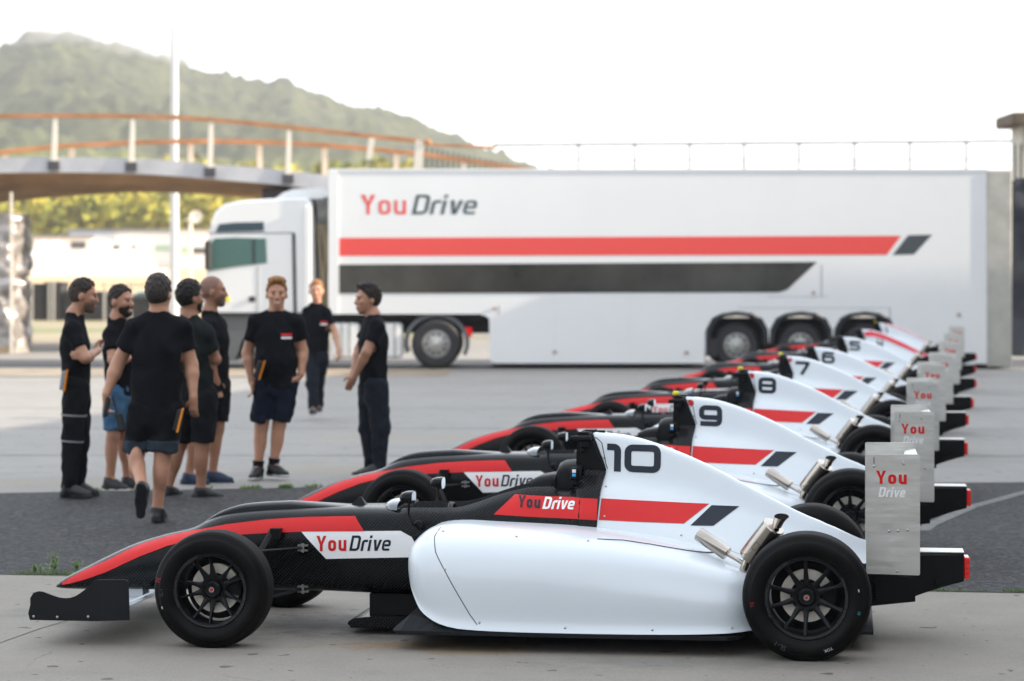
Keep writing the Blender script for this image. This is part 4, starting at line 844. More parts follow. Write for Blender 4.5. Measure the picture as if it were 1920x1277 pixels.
PODP = [(0, 1.0), (.22, 1.0), (.42, .992), (.56, .975), (.68, .945), (.78, .90), (.86, .84), (.92, .76), (.96, .67), (.985, .57), (.998, .46), (1.0, .35), (.998, .25), (.995, .16), (.998, .09), (1.012, .035), (1.03, .0), (.8, -.004), (.5, -.004), (.25, -.002), (0, 0), (0, .33), (0, .67)]
def pod_rings(side):
    rings = []; xs = [1.8685, 1.8675, 1.866, 1.862, 1.858, 1.852, 1.845, 1.834, 1.82, 1.805, 1.79, 1.77, 1.75, 1.72, 1.69, 1.65, 1.60]+[1.55-.05*i for i in range(33)]+[-.1, -.15]
    for x in xs:
        zt, zb, yi, yo, bl = interp(POD, x); ring = []; np_ = len(PODP)
        for k in range(np_):
            p0, p1, p2, p3 = PODP[k-1], PODP[k], PODP[(k+1) % np_], PODP[(k+2) % np_]
            for t in (0, .5):
                if t == 0: u, v = p1
                elif k in (16, 15, 19, 20, 21, 22): u, v = (p1[0]+p2[0])/2, (p1[1]+p2[1])/2
                else: u, v = [.5*((2*p1[c])+(-p0[c]+p2[c])*t+(2*p0[c]-5*p1[c]+4*p2[c]-p3[c])*t*t+(-p0[c]+3*p1[c]-3*p2[c]+p3[c])*t**3) for c in (0, 1)]
                if bl > 0:           # rounder section near the leading edge
                    ang = math.atan2(v-.5, u-.5); rr = .5; uu, vv = .5+rr*math.copysign(abs(math.cos(ang))**.8, math.cos(ang)), .5+rr*math.copysign(abs(math.sin(ang))**.8, math.sin(ang)); u, v = u*(1-bl)+uu*bl, v*(1-bl)+vv*bl
                q = max(0, min(1, (1.25-x)/.8))           # a shallow hollow under the shoulder toward the rear
                dy = -.016*q*math.exp(-((v-.62)/.16)**2)*(u > .6)
                ring.append((x, side*(yi+(yo-yi)*u+dy), zb+(zt-zb)*v))
        rings.append(ring)
    return rings
def wheel(name, x, y, side, r, w, rimr, spoke_r, disc_r, parent, front, letters=True):
    # side = +1 : outer face toward +y
    T = Matrix.Translation((x, y, r-.003))@Matrix.Rotation(0 if side > 0 else math.pi, 4, 'Z')
    h = w/2
    def bl(mb, nm, m, par, **k):
        o = mb.build(nm, m, par, **k); return o
    mb = MB()   # rim: barrel, outer lip, spokes
    mb.lathe([(rimr-.022, h-.030), (rimr-.018, h-.016), (rimr-.006, h-.012), (rimr+.001, h-.018), (rimr+.001, h-.028), (rimr-.004, -h+.02), (rimr-.016, -h+.02), (rimr-.024, h-.06), (rimr-.022, h-.030)], T, 64)
    mb.lathe([(.000, h-.075), (.03, h-.072), (.058, h-.068), (.062, h-.072), (.062, h-.10), (.0, h-.11)], T, 40)
    ri = rimr-.022
    angs = [k*36+(18 if front else 18) for k in range(10)]
    for k, a in enumerate(angs):
        da = (3.2 if k % 2 else -3.2) if front else (2 if k % 2 else -2)
        A = T@Matrix.Rotation(-R(a+da), 4, 'Y'); wd0, wd1 = (.0115, .0055) if front else (.0125, .0085)
        prof = [(.050, .020, h-.070, h-.10), (.075, wd0, h-.066, h-.092), (ri*.75, wd1, h-.050, h-.072), (ri+.004, wd1*1.15, h-.034, h-.062)]
        rings = [[A@Vector((q[0], q[2]-.004, -q[1])), A@Vector((q[0], q[2], -q[1]*.55)), A@Vector((q[0], q[2], q[1]*.55)), A@Vector((q[0], q[2]-.004, q[1])), A@Vector((q[0], q[3], q[1])), A@Vector((q[0], q[3], -q[1]))] for q in prof]
        mb.loft(rings, True, True)
    wo = bl(mb, 'wheel', M['rim'], parent, angle=40)
    mb = MB(); s = h
    mb.lathe([(rimr-.004, s-.020), (rimr+.004, s-.010), (rimr+.014, s-.005), (rimr+.017, s-.001), (rimr+(r-rimr)*.38, s+.004), (rimr+(r-rimr)*.60, s+.003), (rimr+(r-rimr)*.63, s+.0005), (r-.034, s-.006), (r-.018, s-.012), (r-.007, s-.022), (r-.002, s-.034)], T, 80)
    mb.lathe([(r-.002, s-.034), (r, s-.055), (r, 0), (r-.001, -s+.055), (r-.006, -s+.034)], T, 80, m=1)
    mb.lathe([(r-.006, -s+.034), (r-.016, -s+.018), (r-.030, -s+.008), (rimr+(r-rimr)*.5, -s-.002), (rimr+.012, -s+.006), (rimr-.004, -s+.020)], T, 80)
    bl(mb, 'tyre', None, wo, mats=[M['tyre'], M['tread']], angle=60)
    mb = MB()
    mb.lathe([(.0, h-.040), (.016, h-.040), (.017, h-.046), (.033, h-.044), (.040, h-.050), (.043, h-.062), (.046, h-.075)], T, 36)
    for k in range(10):
        A = T@Matrix.Rotation(R(36*k), 4, 'Y'); mb.tube([A@Vector((.052, h-.072, 0)), A@Vector((.052, h-.064, 0))], .005, 8)
    bl(mb, 'hub_nut', M['rim'], wo)
    mb = MB(); mb.lathe([(.008, h-.0385), (.0125, h-.0385)], T, 20, m=0); mb.lathe([(.001, h-.0385), (.0065, h-.0385)], T, 16, m=1)
    bl(mb, 'hub_badge', None, wo, mats=[M['bolt'], M['red']])
    mb = MB(); mb.lathe([(disc_r-.045, h-.118), (disc_r, h-.116), (disc_r, h-.136), (disc_r-.045, h-.138), (disc_r-.045, h-.118)], T, 56)
    bl(mb, 'brake_disc', M['disc'], wo)
    mb = MB()
    mb.lathe([(0, h-.135), (disc_r-.04, h-.125), (disc_r-.04, h-.165), (rimr-.028, h-.168), (rimr-.028, h-.175), (0, h-.178)], T, 40)
    A = T@Matrix.Rotation(R(8) if side > 0 else R(172), 4, 'Y')
    rings = []
    for a in range(-24, 25, 8):
        B = A@Matrix.Rotation(R(180+a), 4, 'Y') if side > 0 else A@Matrix.Rotation(R(180+a), 4, 'Y')
        rings.append([B@Vector(p) for p in ((disc_r-.05, h-.096, 0), (disc_r-.01, h-.090, 0), (disc_r+.012, h-.10, 0), (disc_r+.012, h-.15, 0), (disc_r-.05, h-.15, 0))])
    mb.loft(rings, True, True)
    bl(mb, 'brake_caliper', M['matt'], wo)
    if letters:
        ny = (T@Vector((0, h-.0118, 0))).y+side*.0006
        for a0 in (R(30), R(-150)):
            v, f = font_text('TEAM DYNAMICS MOTORSPORT', .019); V = []
            for p in v: ang = a0-p[0]/(rimr-.0175); rr = rimr-.0175+p[1]; q = T@Vector((-rr*math.cos(ang), 0, rr*math.sin(ang))); V.append((q.x, ny, q.z))
            meshobj('rim_lettering', V, f, M['grey_ink2'], wo, False)
    return wo
M['grey_ink2'] = mat('raised_grey_letters', (.045, .047, .05), .5)

def build_car():
    root = empty('race_car')
    # ---- tub and nose
    xs = [3.758, 3.755, 3.75, 3.74, 3.72]+[3.70-.04*i for i in range(43)]+[1.99, 1.975, 1.96, 1.94]+[1.91-.035*i for i in range(20)]+[1.22, 1.205, 1.19, 1.17, 1.12, 1.05, .975]
    mb = MB(); mb.loft(sweep(xs, tub_section), True, True); tub = mb.build('monocoque', M['carbon'], root, angle=50)
    mb = MB()   # raised spine over the pedal box
    rings = []
    for i in range(26):
        x = 3.00-i*.03; u = i/25; hgt = .030*math.sin(min(1, u*3.2)*math.pi/2)*(1 if u < .6 else max(0, 1-(u-.6)/.4))
        zt = interp(TUB, x)[0]; w = .05+.05*u
        rings.append([(x, w*math.cos(R(a)), zt-.012+(hgt+.012)*math.sin(R(a))**.8 if 0 < a < 180 else zt-.012) for a in range(0, 181, 15)])
    mb.loft(rings, False, False); mb.build('nose_spine', M['carbon'], tub, angle=60)
    # ---- engine cover and sidepods
    mb = MB(); mb.loft(cover_rings(), False, False); cov = mb.build('engine_cover', M['white'], root, angle=60)
    pods = []
    for s in (1, -1):
        mb = MB(); mb.loft(pod_rings(s), True, True); pods.append(mb.build('sidepod', M['white'], root, angle=60))
    # inner filler between pod and tub / gearbox, so that nothing is open from above
    mb = MB(); rings = []
    for x, w, zt, zb in ((1.70, .40, .50, .12), (1.0, .42, .50, .12), (.4, .38, .42, .12), (0.0, .30, .33, .13), (-.3, .14, .36, .17), (-.5, .11, .34, .19)):
        rings.append([(x, w, zb), (x, w, zt-.04), (x, w*.8, zt), (x, -w*.8, zt), (x, -w, zt-.04), (x, -w, zb)])
    mb.loft(rings, True, True); mb.build('engine_bay', M['matt'], root, angle=30)
    # ---- floor, ramp, bib, keel
    mb = MB()
    pl = [(1.90, .30), (1.90, .70), (1.86, .735), (1.0, .745), (.36, .74), (.31, .70), (.28, .50), (-.30, .46), (-.30, -.46), (.28, -.50), (.31, -.70), (.36, -.74), (1.0, -.745), (1.86, -.735), (1.90, -.70), (1.90, -.30)]
    mb.prism(pl, .078, .094, 'z')
    for s in (1, -1):
        rings = []
        for i, x in enumerate((1.905, 1.87, 1.83, 1.78, 1.72, 1.64, 1.56, 1.48)):
            hh = (.006, .034, .066, .058, .038, .020, .009, .002)[i]; yo = .735
            rings.append([(x, s*(yo), .094), (x, s*(yo-.06), .094+hh), (x, s*.42, .094+hh*1.2), (x, s*.42, .094)])
        mb.loft(rings, True, True)
    mb.build('floor_tray', M['plate'], root, smooth=False)
    mb = MB(); mb.prism([(2.215, .052), (2.20, .036), (1.80, .040), (1.80, .080), (2.12, .088), (2.19, .078), (2.212, .064)], -.26, .26, 'y'); mb.prism([(2.215, .0335), (1.82, .0335), (1.82, .028), (2.21, .028)], -.22, .22)
    mb.build('bib', M['carbon'], root, angle=30)
    mb = MB(); mb.prism([(2.125, .19), (2.125, .088), (1.78, .088), (1.78, .19)], -.17, .17); mb.build('keel', M['matt'], root, smooth=False)
    # ---- nose wing
    fw = MB()
    def foil(x0, x1, z0, z1, t, y0, y1, mbb, m=0):
        pts = []
        for u, k in ((0, 0), (.05, .6), (.25, 1), (.6, .7), (1, .05)):
            pts.append((x0+(x1-x0)*u, z0+(z1-z0)*u+t*k))
        for u, k in ((1, -.05), (.6, .1), (.25, .0), (.05, -.35)):
            pts.append((x0+(x1-x0)*u, z0+(z1-z0)*u+t*k*.6))
        mbb.prism(pts, y0, y1, 'y', m)
    foil(3.58, 3.26, .125, .135, .018, -.79, .79, fw); foil(3.27, 3.12, .150, .215, .010, .17, .79, fw, 0); foil(3.27, 3.12, .150, .215, .010, -.79, -.17, fw, 0)
    fw.box(3.40, 3.30, .05, .06, .13, .19); fw.box(3.40, 3.30, -.06, -.05, .13, .19)
    fwo = fw.build('front_wing', M['white'], root, angle=40)
    EP = [(3.624, .118), (3.632, .150), (3.622, .19), (3.622, .222), (3.606, .246), (3.582, .254), (3.560, .252), (3.515, .236), (3.480, .226), (3.452, .2235), (3.425, .226), (3.403, .234), (3.380, .248), (3.350, .270), (3.325, .298), (3.310, .308), (3.292, .313), (3.160, .315), (3.150, .311), (3.146, .302), (3.140, .126), (3.30, .118)]
    for s in (1, -1):
        mb = MB(); mb.prism(EP, s*.800, s*.793); e = mb.build('endplate', M['plate'], fwo, smooth=False)
        for bx in (3.605, 3.49, 3.34):
            mb = MB(); mb.sphere((bx, s*.801, .135 if bx > 3.4 else .139), (.0065, .004, .0065), 10, 6); mb.build('bolt', M['bolt'], e)
    # ---- wheels
    for s in (1, -1):
        wheel('wheel', 2.755, s*.708, s, .274, .20, .178, .155, .115, root, True, s > 0)
        wheel('wheel', 0.0, s*.705, s, .289, .235, .191, .15, .12, root, False, s > 0)
    # marks chalked on the tyres
    def chalk(txt, wx, r, y, ang, rad, size, m):
        v, f = font_text(txt, size); a = R(ang); V = []
        for p in v: V.append((wx-(rad+p[1])*math.cos(a-p[0]/rad), y, r-.003+(rad+p[1])*math.sin(a-p[0]/rad)))
        return meshobj('chalk_mark', V, f, m, None, False)
    CR_, CW_, CB_ = mat('red_chalk', (.35, .02, .03), .8), mat('white_chalk', (.55, .55, .55), .8), mat('teal_chalk', (.02, .35, .35), .8)
    wl_ = [w for w in root.children if w.name.split('.')[0] == 'wheel']
    for args, wi in ((('FE', 2.755, .274, .8135, 172, .238, .026, CR_), 0), (('SL-1', 2.755, .274, .8135, -172, .222, .022, M['grey_ink2']), 0), (('-', 2.755, .274, .8135, -158, .228, .05, CW_), 0), (('TE', 0, .289, .8285, -170, .236, .022, CR_), 1), (('10', 0, .289, .8285, -12, .235, .018, CB_), 1), (('TOK', 0, .289, .8285, -62, .240, .019, CW_), 1), (('SL-1', 0, .289, .8285, -112, .234, .032, M['grey_ink2']), 1), (('-', 0, .289, .8285, 12, .225, .05, CW_), 1)):
        o = chalk(*args); o.parent = wl_[0 if wi == 0 else 2]
        if False: pass
    # ---- suspension
    for s in (1, -1):
        fr = [((2.44, .235, .415), (2.74, .60, .42)), ((2.96, .165, .40), (2.78, .60, .42)), ((2.44, .225, .215), (2.74, .62, .16)), ((2.98, .155, .21), (2.78, .62, .16)), ((2.60, .20, .50), (2.70, .60, .20)), ((2.88, .17, .43), (2.84, .60, .42))]
        for a, b in fr:
            mb = MB(); a = (a[0], s*a[1], a[2]); b = (b[0], s*b[1], b[2]); d = Vector(b)-Vector(a); u = Vector((1, 0, 0)); rings = []
            for t in (0, 1):
                c = Vector(a)+d*t; rings.append([c+Vector((.016*math.cos(q), 0, .006*math.sin(q))) for q in [k*math.pi/4 for k in range(8)]])
            mb.loft(rings, True, True); mb.build('wishbone', M['matt'], root, angle=60)
        for z, xx in ((.415, 2.44), (.215, 2.44)):
            mb = MB(); mb.box(xx-.025, xx+.025, s*.222, s*.252, z-.016, z-.008); mb.box(xx-.025, xx+.025, s*.222, s*.252, z+.008, z+.016); mb.tube([(xx, s*.245, z-.022), (xx, s*.245, z+.022)], .007, 8)
            mb.build('wishbone_bracket', M['bolt'], root, angle=40)
        mb = MB(); mb.box(2.555, 2.605, s*.19, s*.235, .455, .505); mb.build('rocker_cover', M['matt'], root, smooth=False)
        for a, b in (((.28, .22, .36), (.03, .60, .40)), ((-.25, .12, .36), (-.03, .60, .40)), ((.30, .22, .17), (.03, .62, .16)), ((-.28, .12, .19), (-.03, .62, .16))):
            mb = MB(); mb.tube([(a[0], s*a[1], a[2]), (b[0], s*b[1], b[2])], .012, 8); mb.build('wishbone', M['matt'], root)
    # ---- headrest, roll hoop, camera
    mb = MB(); rings = []
    for x, w, zt in ((1.345, .13, .742), (1.30, .15, .762), (1.24, .16, .772), (1.215, .16, .775)):
        rings.append([(x, w, .70), (x, w, zt-.02), (x, w*.85, zt), (x, -w*.85, zt), (x, -w, zt-.02), (x, -w, .70)])
    mb.loft(rings, True, True); mb.build('headrest_pad', M['matt'], root, angle=50)
    mb = MB(); rings = []
    for x, zt in ((1.213, .805), (1.205, .825), (1.18, .838), (1.14, .842), (1.09, .838)):
        rings.append([(x, .145*math.cos(R(a)), .715+(zt-.715)*math.sin(R(a))**.35 if 0 < a < 180 else .70) for a in range(0, 181, 12)])
    mb.loft(rings, True, True); mb.build('headrest', M['matt'], root, angle=60)
    mb = MB(); rings = []       # roll hoop: black tower in front of the white cover
    hoopf = [(.50, 1.005, 1.13, .315), (.60, 1.0, 1.13, .295), (.68, .996, 1.13, .245), (.73, .992, 1.135, .18), (.77, .984, 1.13, .125), (.80, .978, 1.125, .098), (.86, 1.002, 1.12, .090), (.93, 1.03, 1.116, .082), (.965, 1.042, 1.112, .076), (.980, 1.050, 1.105, .060), (.986, 1.06, 1.095, .035)]
    for z, xb, xf, w in hoopf:
        w += .003; rings.append([(xb-.004, w*.99, z), ((xb+xf)/2+.02, w, z), (xf-.02, w*.9, z), (xf, w*.7, z), (xf, -w*.7, z), (xf-.02, -w*.9, z), ((xb+xf)/2+.02, -w, z), (xb-.004, -w*.99, z)])
    mb.loft(rings, True, True); hoop = mb.build('roll_hoop', M['carbon'], root, angle=35)
    for s in (1, -1):   # flat side plates on the hoop
        mb = MB(); mb.prism([(1.121, .800), (1.116, .955), (1.108, .981), (1.062, .981), (1.012, .87), (.976, .800)], s*.104, s*.090)
        mb.build('hoop_plate', M['matt'], hoop, smooth=False)
    mb = MB(); mb.box(1.035, 1.085, -.05, .05, .979, .988); mb.box(.99, 1.05, -.012, .012, .974, .984); mb.build('hoop_cap', M['matt'], hoop, smooth=False)
    # small recording cameras and their cable
    mb = MB(); mb.tube([(1.145, .125, .950), (1.045, .125, .952)], .014, 14); mb.bbox(1.060, 1.100, .105, .135, .905, .940, .006); mb.bbox(1.072, 1.098, .108, .132, .885, .905, .004); mb.box(1.05, 1.13, .095, .112, .945, .957)
    cm = mb.build('hoop_camera', M['matt'], root, angle=40)
    mb = MB(); mb.tube([(1.045, .125, .955), (1.02, .120, .955), (.995, .105, .93), (.985, .105, .88), (.975, .110, .83), (.966, .112, .805)], .0022, 6); mb.build('camera_cable', M['seat'], cm)
    mb = MB(); mb.bbox(1.100, 1.142, .150, .185, .752, .815, .008); mb.bbox(1.106, 1.135, .155, .182, .728, .752, .004); mb.tube([(1.125, .165, .728), (1.115, .168, .71), (1.06, .19, .705)], .004, 6)
    sb = mb.build('timing_box', M['matt'], root, angle=40)
    mb = MB(); mb.box(1.112, 1.130, .1855, .187, .790, .806); mb.build('white_dot', M['wht_ink'], sb, smooth=False)
    mb = MB(); mb.box(1.113, 1.130, .1855, .187, .772, .786); mb.build('blue_dot', M['blue'], sb, smooth=False)
    # cockpit interior
    mb = MB(); mb.prism([(1.21, .66), (1.27, .64), (1.45, .40), (1.60, .36), (1.60, .33), (1.21, .33)], -.19, .19); mb.build('seat', M['seat'], root, smooth=False)
    mb = MB(); mb.tube([(1.72+.03*math.sin(a), .115*math.cos(a), .53+.085*math.sin(a)) for a in [k*math.pi/8 for k in range(17)]], .013, 8); mb.tube([(1.72, 0, .53), (1.95, 0, .50)], .015, 8); mb.box(1.70, 1.73, -.09, .09, .50, .56)
    mb.build('steering_wheel', M['matt'], root)
    # windscreen and antenna fin
    mb = MB(); rings = []
    for x, w, zt in ((2.075, .05, .616), (2.05, .13, .635), (2.02, .165, .644), (1.985, .19, .644)):
        rings.append([(x, w*math.cos(R(a)), .598+(zt-.598)*math.sin(R(a))**.6 if 0 < a < 180 else .598) for a in range(0, 181, 12)])
    mb.loft(rings, False, False); mb.build('windscreen', M['clear'], root, angle=60)
    mb = MB(); mb.loft([[(2.255, .002, .602), (2.255, -.002, .602), (2.17, -.035, .602), (2.17, .035, .602)], [(2.212, .002, .646), (2.212, -.002, .646), (2.200, -.003, .646), (2.200, .003, .646)]], True, True)
    mb.build('camera_fin', M['matt'], root, smooth=False)
    # mirrors
    for s in (1, -1):
        mb = MB(); rings = []
        for x, k in ((1.925, .35), (1.915, .75), (1.895, .96), (1.868, 1.0), (1.862, .98)):
            rings.append([(x, s*.42+.062*k*math.copysign(abs(math.cos(t))**.7, math.cos(t)), .683+.031*k*math.copysign(abs(math.sin(t))**.7, math.sin(t))) for t in [q*math.pi/10 for q in range(20)]])
        mb.loft(rings, True, True); mr = mb.build('mirror', M['carbon'], root, angle=40)
        mb = MB(); rr = [(1.8600, s*.42+.058*math.copysign(abs(math.cos(t))**.7, math.cos(t)), .683+.028*math.copysign(abs(math.sin(t))**.7, math.sin(t))) for t in [q*math.pi/10 for q in range(20)]]
        mb.add(rr, [tuple(range(20))]); mb.build('mirror_glass', M['mirror'], mr, smooth=False)
        mb = MB(); mb.tube([(1.885, s*.42, .665), (1.888, s*.40, .60), (1.885, s*.32, .545), (1.875, s*.275, .540)], .0065, 8); mb.sphere((1.862, s*.288, .540), (.022, .014, .022), 12, 8); mb.build('mirror_stem', M['matt'], mr)
    # ---- exhaust
    def cyl(mb, a, b, r, n=24):
        a, b = Vector(a), Vector(b); d = (b-a).normalized()
        mb.tube([a, a+d*.001, a+d*.006, b-d*.006, b-d*.001, b], [r*.55, r*.92, r, r, r*.92, r*.55], n)
    ex = MB(); cyl(ex, (.508, .47, .536), (.368, .51, .446), .033); ex.tube([(.372, .51, .449), (.318, .525, .420), (.288, .53, .402), (.276, .53, .395)], .0105, 12); ex.tube([(.318, .46, .31), (.305, .505, .335), (.292, .53, .375), (.282, .532, .405), (.272, .532, .430)], .021, 14)
    exo = ex.build('exhaust_pipe', M['steel'], root, angle=50)
    mb = MB(); mb.tube([(.324, .478, .318), (.316, .492, .326), (.312, .498, .330)], [.036, .036, .030], 18); mb.build('pipe_collar', M['matt'], exo, angle=50)
    mb = MB(); cyl(mb, (.268, .505, .428), (.150, .580, .588), .055, 40)
    TP = [q*math.pi/12 for q in range(24)]
    mb.loft([[(.143+.024*math.cos(t), .585+.024*math.sin(t), .578) for t in TP], [(.131+.026*math.cos(t), .585+.026*math.sin(t), .606-.006*math.sin(t)) for t in TP], [(.117+.034*math.cos(t), .585+.030*math.sin(t), .632-.011*math.sin(t)) for t in TP]], True, False)
    mb.build('silencer', M['steel'], root, angle=40)
    mb = MB(); mb.add([(.117+.0335*math.cos(t), .585+.0295*math.sin(t), .6305-.011*math.sin(t)) for t in TP], [tuple(range(24))]); mb.build('exhaust_bore', mat('black_bore_disc', (.004, .004, .004), .9, spec=.1), exo, smooth=False)  # flat black disc closing the pipe mouth
    mb = MB(); v_, f_ = strip(roundpath([Vector(p) for p in ((-.012, -.02), (.012, -.02), (.012, .02), (-.012, .02))], .004, True), .002, True)
    ax_ = (Vector((.150, .580, .588))-Vector((.268, .505, .428))).normalized(); sd_ = Vector((.3, .95, 0)); sd_ = (sd_-ax_*sd_.dot(ax_)).normalized(); tt_ = ax_.cross(sd_); ctr = Vector((.215, .539, .500))+sd_*.0556
    mb.add([ctr+tt_*p[0]+ax_*p[1]-sd_*(abs(p[0])/.012*.0012) for p in v_], f_); mb.build('maker_plate_mark', M['seam'], exo, smooth=False)
    mb = MB(); mb.tube([(.365, .545, .47), (.30, .56, .45), (.255, .578, .47)], .0016, 5); mb.build('retaining_wire', M['steel'], exo)
    # ---- rear wing
    wr_ = MB()
    foil(-.29, -.49, .80, .858, .02, -.427, .427, wr_); foil(-.455, -.513, .862, .880, .008, -.427, .427, wr_)
    foil(-.31, -.48, .44, .47, .015, -.427, .427, wr_); wr_.box(-.40, -.30, -.03, -.022, .36, .80); wr_.box(-.40, -.30, .022, .03, .36, .80)
    wro = wr_.build('rear_wing', M['alu'], root, angle=40)
    for s in (1, -1):
        mb = MB(); pl = [Vector((-.267, .357)), Vector((-.267, .909)), Vector((-.513, .911)), Vector((-.513, .353))]
        mb.prism([tuple(p) for p in roundpath(pl, .010, True, 4)], s*.4345, s*.428); ep = mb.build('endplate', M['alu'], wro, smooth=False)
        for bx, bz in ((-.303, .855), (-.435, .873), (-.438, .866), (-.372, .555), (-.413, .557), (-.457, .562), (-.410, .370)):
            mb = MB(); mb.sphere((bx, s*.4348, bz), (.0065, .004, .0065), 10, 6); mb.build('bolt', M['bolt'], ep)
        mb = MB(); mb.prism([(-.301, .895), (-.305, .895), (-.305, .865), (-.301, .865)], s*.4352, s*.4346); mb.build('slot', M['seam'], ep, smooth=False)
        if s > 0:
            v, f, w = text2d('You', 0, .20); h = .062; vv = place2d(v, -.312, .773, h, wscale=1.14)
            meshobj('team_lettering', [(p[0], .4356, p[1]) for p in vv], [tuple(reversed(q)) for q in f], M['red'], ep, False)
            v, f, w = text2d('Drive', .2, .185); vv = place2d(v, -.322, .713, .046, wscale=1.05)
            meshobj('team_lettering', [(p[0], .4356, p[1]) for p in vv], [tuple(reversed(q)) for q in f], M['wht_ink'], ep, False)
    # ---- rear crash box, lamp, gearbox bracket
    mb = MB(); rings = []
    for x, zt, zb, w in ((-.28, .40, .19, .12), (-.33, .41, .175, .12), (-.40, .415, .19, .115), (-.472, .418, .204, .11), (-.53, .420, .225, .105), (-.589, .421, .246, .10), (-.66, .421, .268, .095), (-.728, .421, .286, .09)):
        rings.append([(x, w, zb+.012), (x, w, zt-.012), (x, w-.012, zt), (x, -w+.012, zt), (x, -w, zt-.012), (x, -w, zb+.012), (x, -w+.012, zb), (x, w-.012, zb)])
    mb.loft(rings, True, True); cb = mb.build('crash_box', M['matt'], root, angle=30)
    mb = MB(); mb.box(-.729, -.50, -.088, .088, .4214, .4254); mb.build('top_edge', M['alu'], cb, smooth=False)
    mb = MB(); mb.bbox(-.757, -.729, -.06, .06, .296, .398, .005); tl = mb.build('tail_lamp', M['light'], root, angle=30)
    for zz in (.322, .347, .372): mb = MB(); mb.box(-.7575, -.735, -.0615, .0615, zz-.0015, zz+.0015); mb.build('lamp_divider', M['seam'], tl, smooth=False)
    mb = MB(); mb.box(-.320, -.312, .10, .16, .20, .345); mb.box(-.31, -.26, .10, .15, .195, .205); mb.tube([(-.25, .14, .34), (-.31, .14, .27), (-.315, .14, .21)], .007, 8); mb.sphere((-.60, .103, .285), (.012, .006, .009), 10, 6)
    mb.build('gearbox_bracket', M['matt'], root, smooth=False)
    # ---- livery
    trees = [bvh(tub)]; ct = [bvh(cov)]; pt = bvh(pods[0])
    hoopt = [bvh(hoop), bvh(tub)]
    def poly(pts): return [Vector(p) for p in pts], [tuple(range(len(pts)))]
    def ribbon(top, bot, name, m, tr, par, off=.0018, sides=(1, -1)):
        V = [Vector(p) for p in top]+[Vector(p) for p in bot]; n = len(top); Fc = [(i, i+1, n+i+1, n+i) for i in range(n-1)]
        for s in sides: decal(name, V, Fc, m, par, tr, s, off)
    xs_ = [3.705, 3.66, 3.58, 3.467, 3.38, 3.297, 3.15, 3.002, 2.85, 2.643, 2.443, 2.30, 2.195]
    topz = [(3.72, .196), (3.60, .262), (3.467, .321), (3.297, .404), (3.15, .447), (3.002, .480), (2.85, .512), (2.643, .540), (2.443, .556), (2.195, .566)]
    botz = [(3.72, .190), (3.648, .206), (3.483, .259), (3.292, .346), (3.102, .415), (2.912, .455), (2.697, .473), (2.429, .490), (2.195, .496)]
    ribbon([(x, interp(topz, x)[0]) for x in xs_]+[(2.190, .566)], [(x, interp(botz, x)[0]) for x in xs_]+[(2.137, .498)], 'nose_stripe', M['red'], trees, tub, .0034)
    for s in (1, -1):
        v, f = poly([(2.457, .489), (1.955, .505), (1.90, .478), (1.84, .383), (2.329, .361)]); decal('team_sticker', v, f, M['wht_ink'], tub, trees, s)
    def word(txt, x0, z0, h, m, tr, par, it=0, s=.17, slope=0, side=1, off=.0034, ws=1):
        v, f, w = text2d(txt, it, s)
        if side > 0: vv = place2d(v, x0, z0, h, -1, slope, ws)
        else: vv = place2d(v, x0, z0, h, 1, slope, ws)
        decal('team_lettering', vv, f, m, par, tr, side, off, .03); return w*h*ws
    word('You', 2.378, .397, .074, M['red'], trees, tub, 0, .185, .035, ws=1.03)
    word('Drive', 2.212, .403, .074, M['ink'], trees, tub, .18, .155, .03, ws=1.09)
    # cover stripes: black carbon hoop part, then white part
    hb = [(1.504, .590), (1.475, .62), (1.401, .693), (1.36, .692), (1.2, .685), (1.08, .679), (1.001, .675)]
    for s in (1, -1):
        v, f = poly([(1.498, .592), (1.401, .685), (1.0, .671), (.998, .574)]); decal('side_stripe', v, f, M['red'], tub, hoopt, s, .002)
        v, f = poly([(.985, .671), (.477, .641), (.591, .556), (.99, .574)]); decal('side_stripe', v, f, M['red'], cov, ct, s, .002)
        v, f = poly([(.56, .547), (.466, .634), (.334, .628), (.453, .543)]); decal('dark_flash', v, f, M['ink'], cov, ct, s, .002)
    word('You', 1.382, .628, .053, M['ink'], hoopt, tub, 0, .19, -.02, off=.0045, ws=1.03)
    word('Drive', 1.262, .622, .054, M['wht_ink'], hoopt, tub, .18, .18, -.02, off=.0045, ws=1.09)
    # seams and rivets
    def seam(pts, tr, par, name='panel_seam', w=.0035, sides=(1,)):
        v, f = strip([Vector(p) for p in pts], w)
        for s in sides: decal(name, v, f, M['seam'], par, tr, s, .0016)
    pod0 = pods[0]
    zt = lambda x: x
    seam([(1.722, .548), (1.733, .515), (1.715, .45), (1.66, .36), (1.60, .26), (1.545, .17), (1.51, .125)], [pt], pod0)
    seam([(.97, .512), (.85, .505), (.72, .487), (.60, .467), (.44, .438)], ct+[pt], cov, w=.0022)
    seam([(1.006, .50), (1.0, .60), (.996, .68), (.985, .74), (.972, .81)], ct, cov, w=.005)
    rv = [(1.70, .535, pt), (1.345, .520, pt), (1.01, .505, pt), (1.665, .375, pt), (1.50, .135, pt), (1.10, .120, pt), (.70, .118, pt), (.34, .128, pt), (.965, .590, ct[0]), (.60, .505, ct[0]), (.985, .855, ct[0]), (.97, .722, ct[0]), (.985, .535, ct[0])]
    for x, z, t in rv:
        h = t.ray_cast(Vector((x, 2, z)), Vector((0, -1, 0)))
        if h[0] is None: continue
        mb = MB(); mb.sphere(h[0], (.0065, .004, .0065), 10, 6); mb.build('rivet', M['bolt'], pod0 if t is pt else cov)
    root['_c'] = 0; del root['_c']
    return root, cov, ct, tub, pt
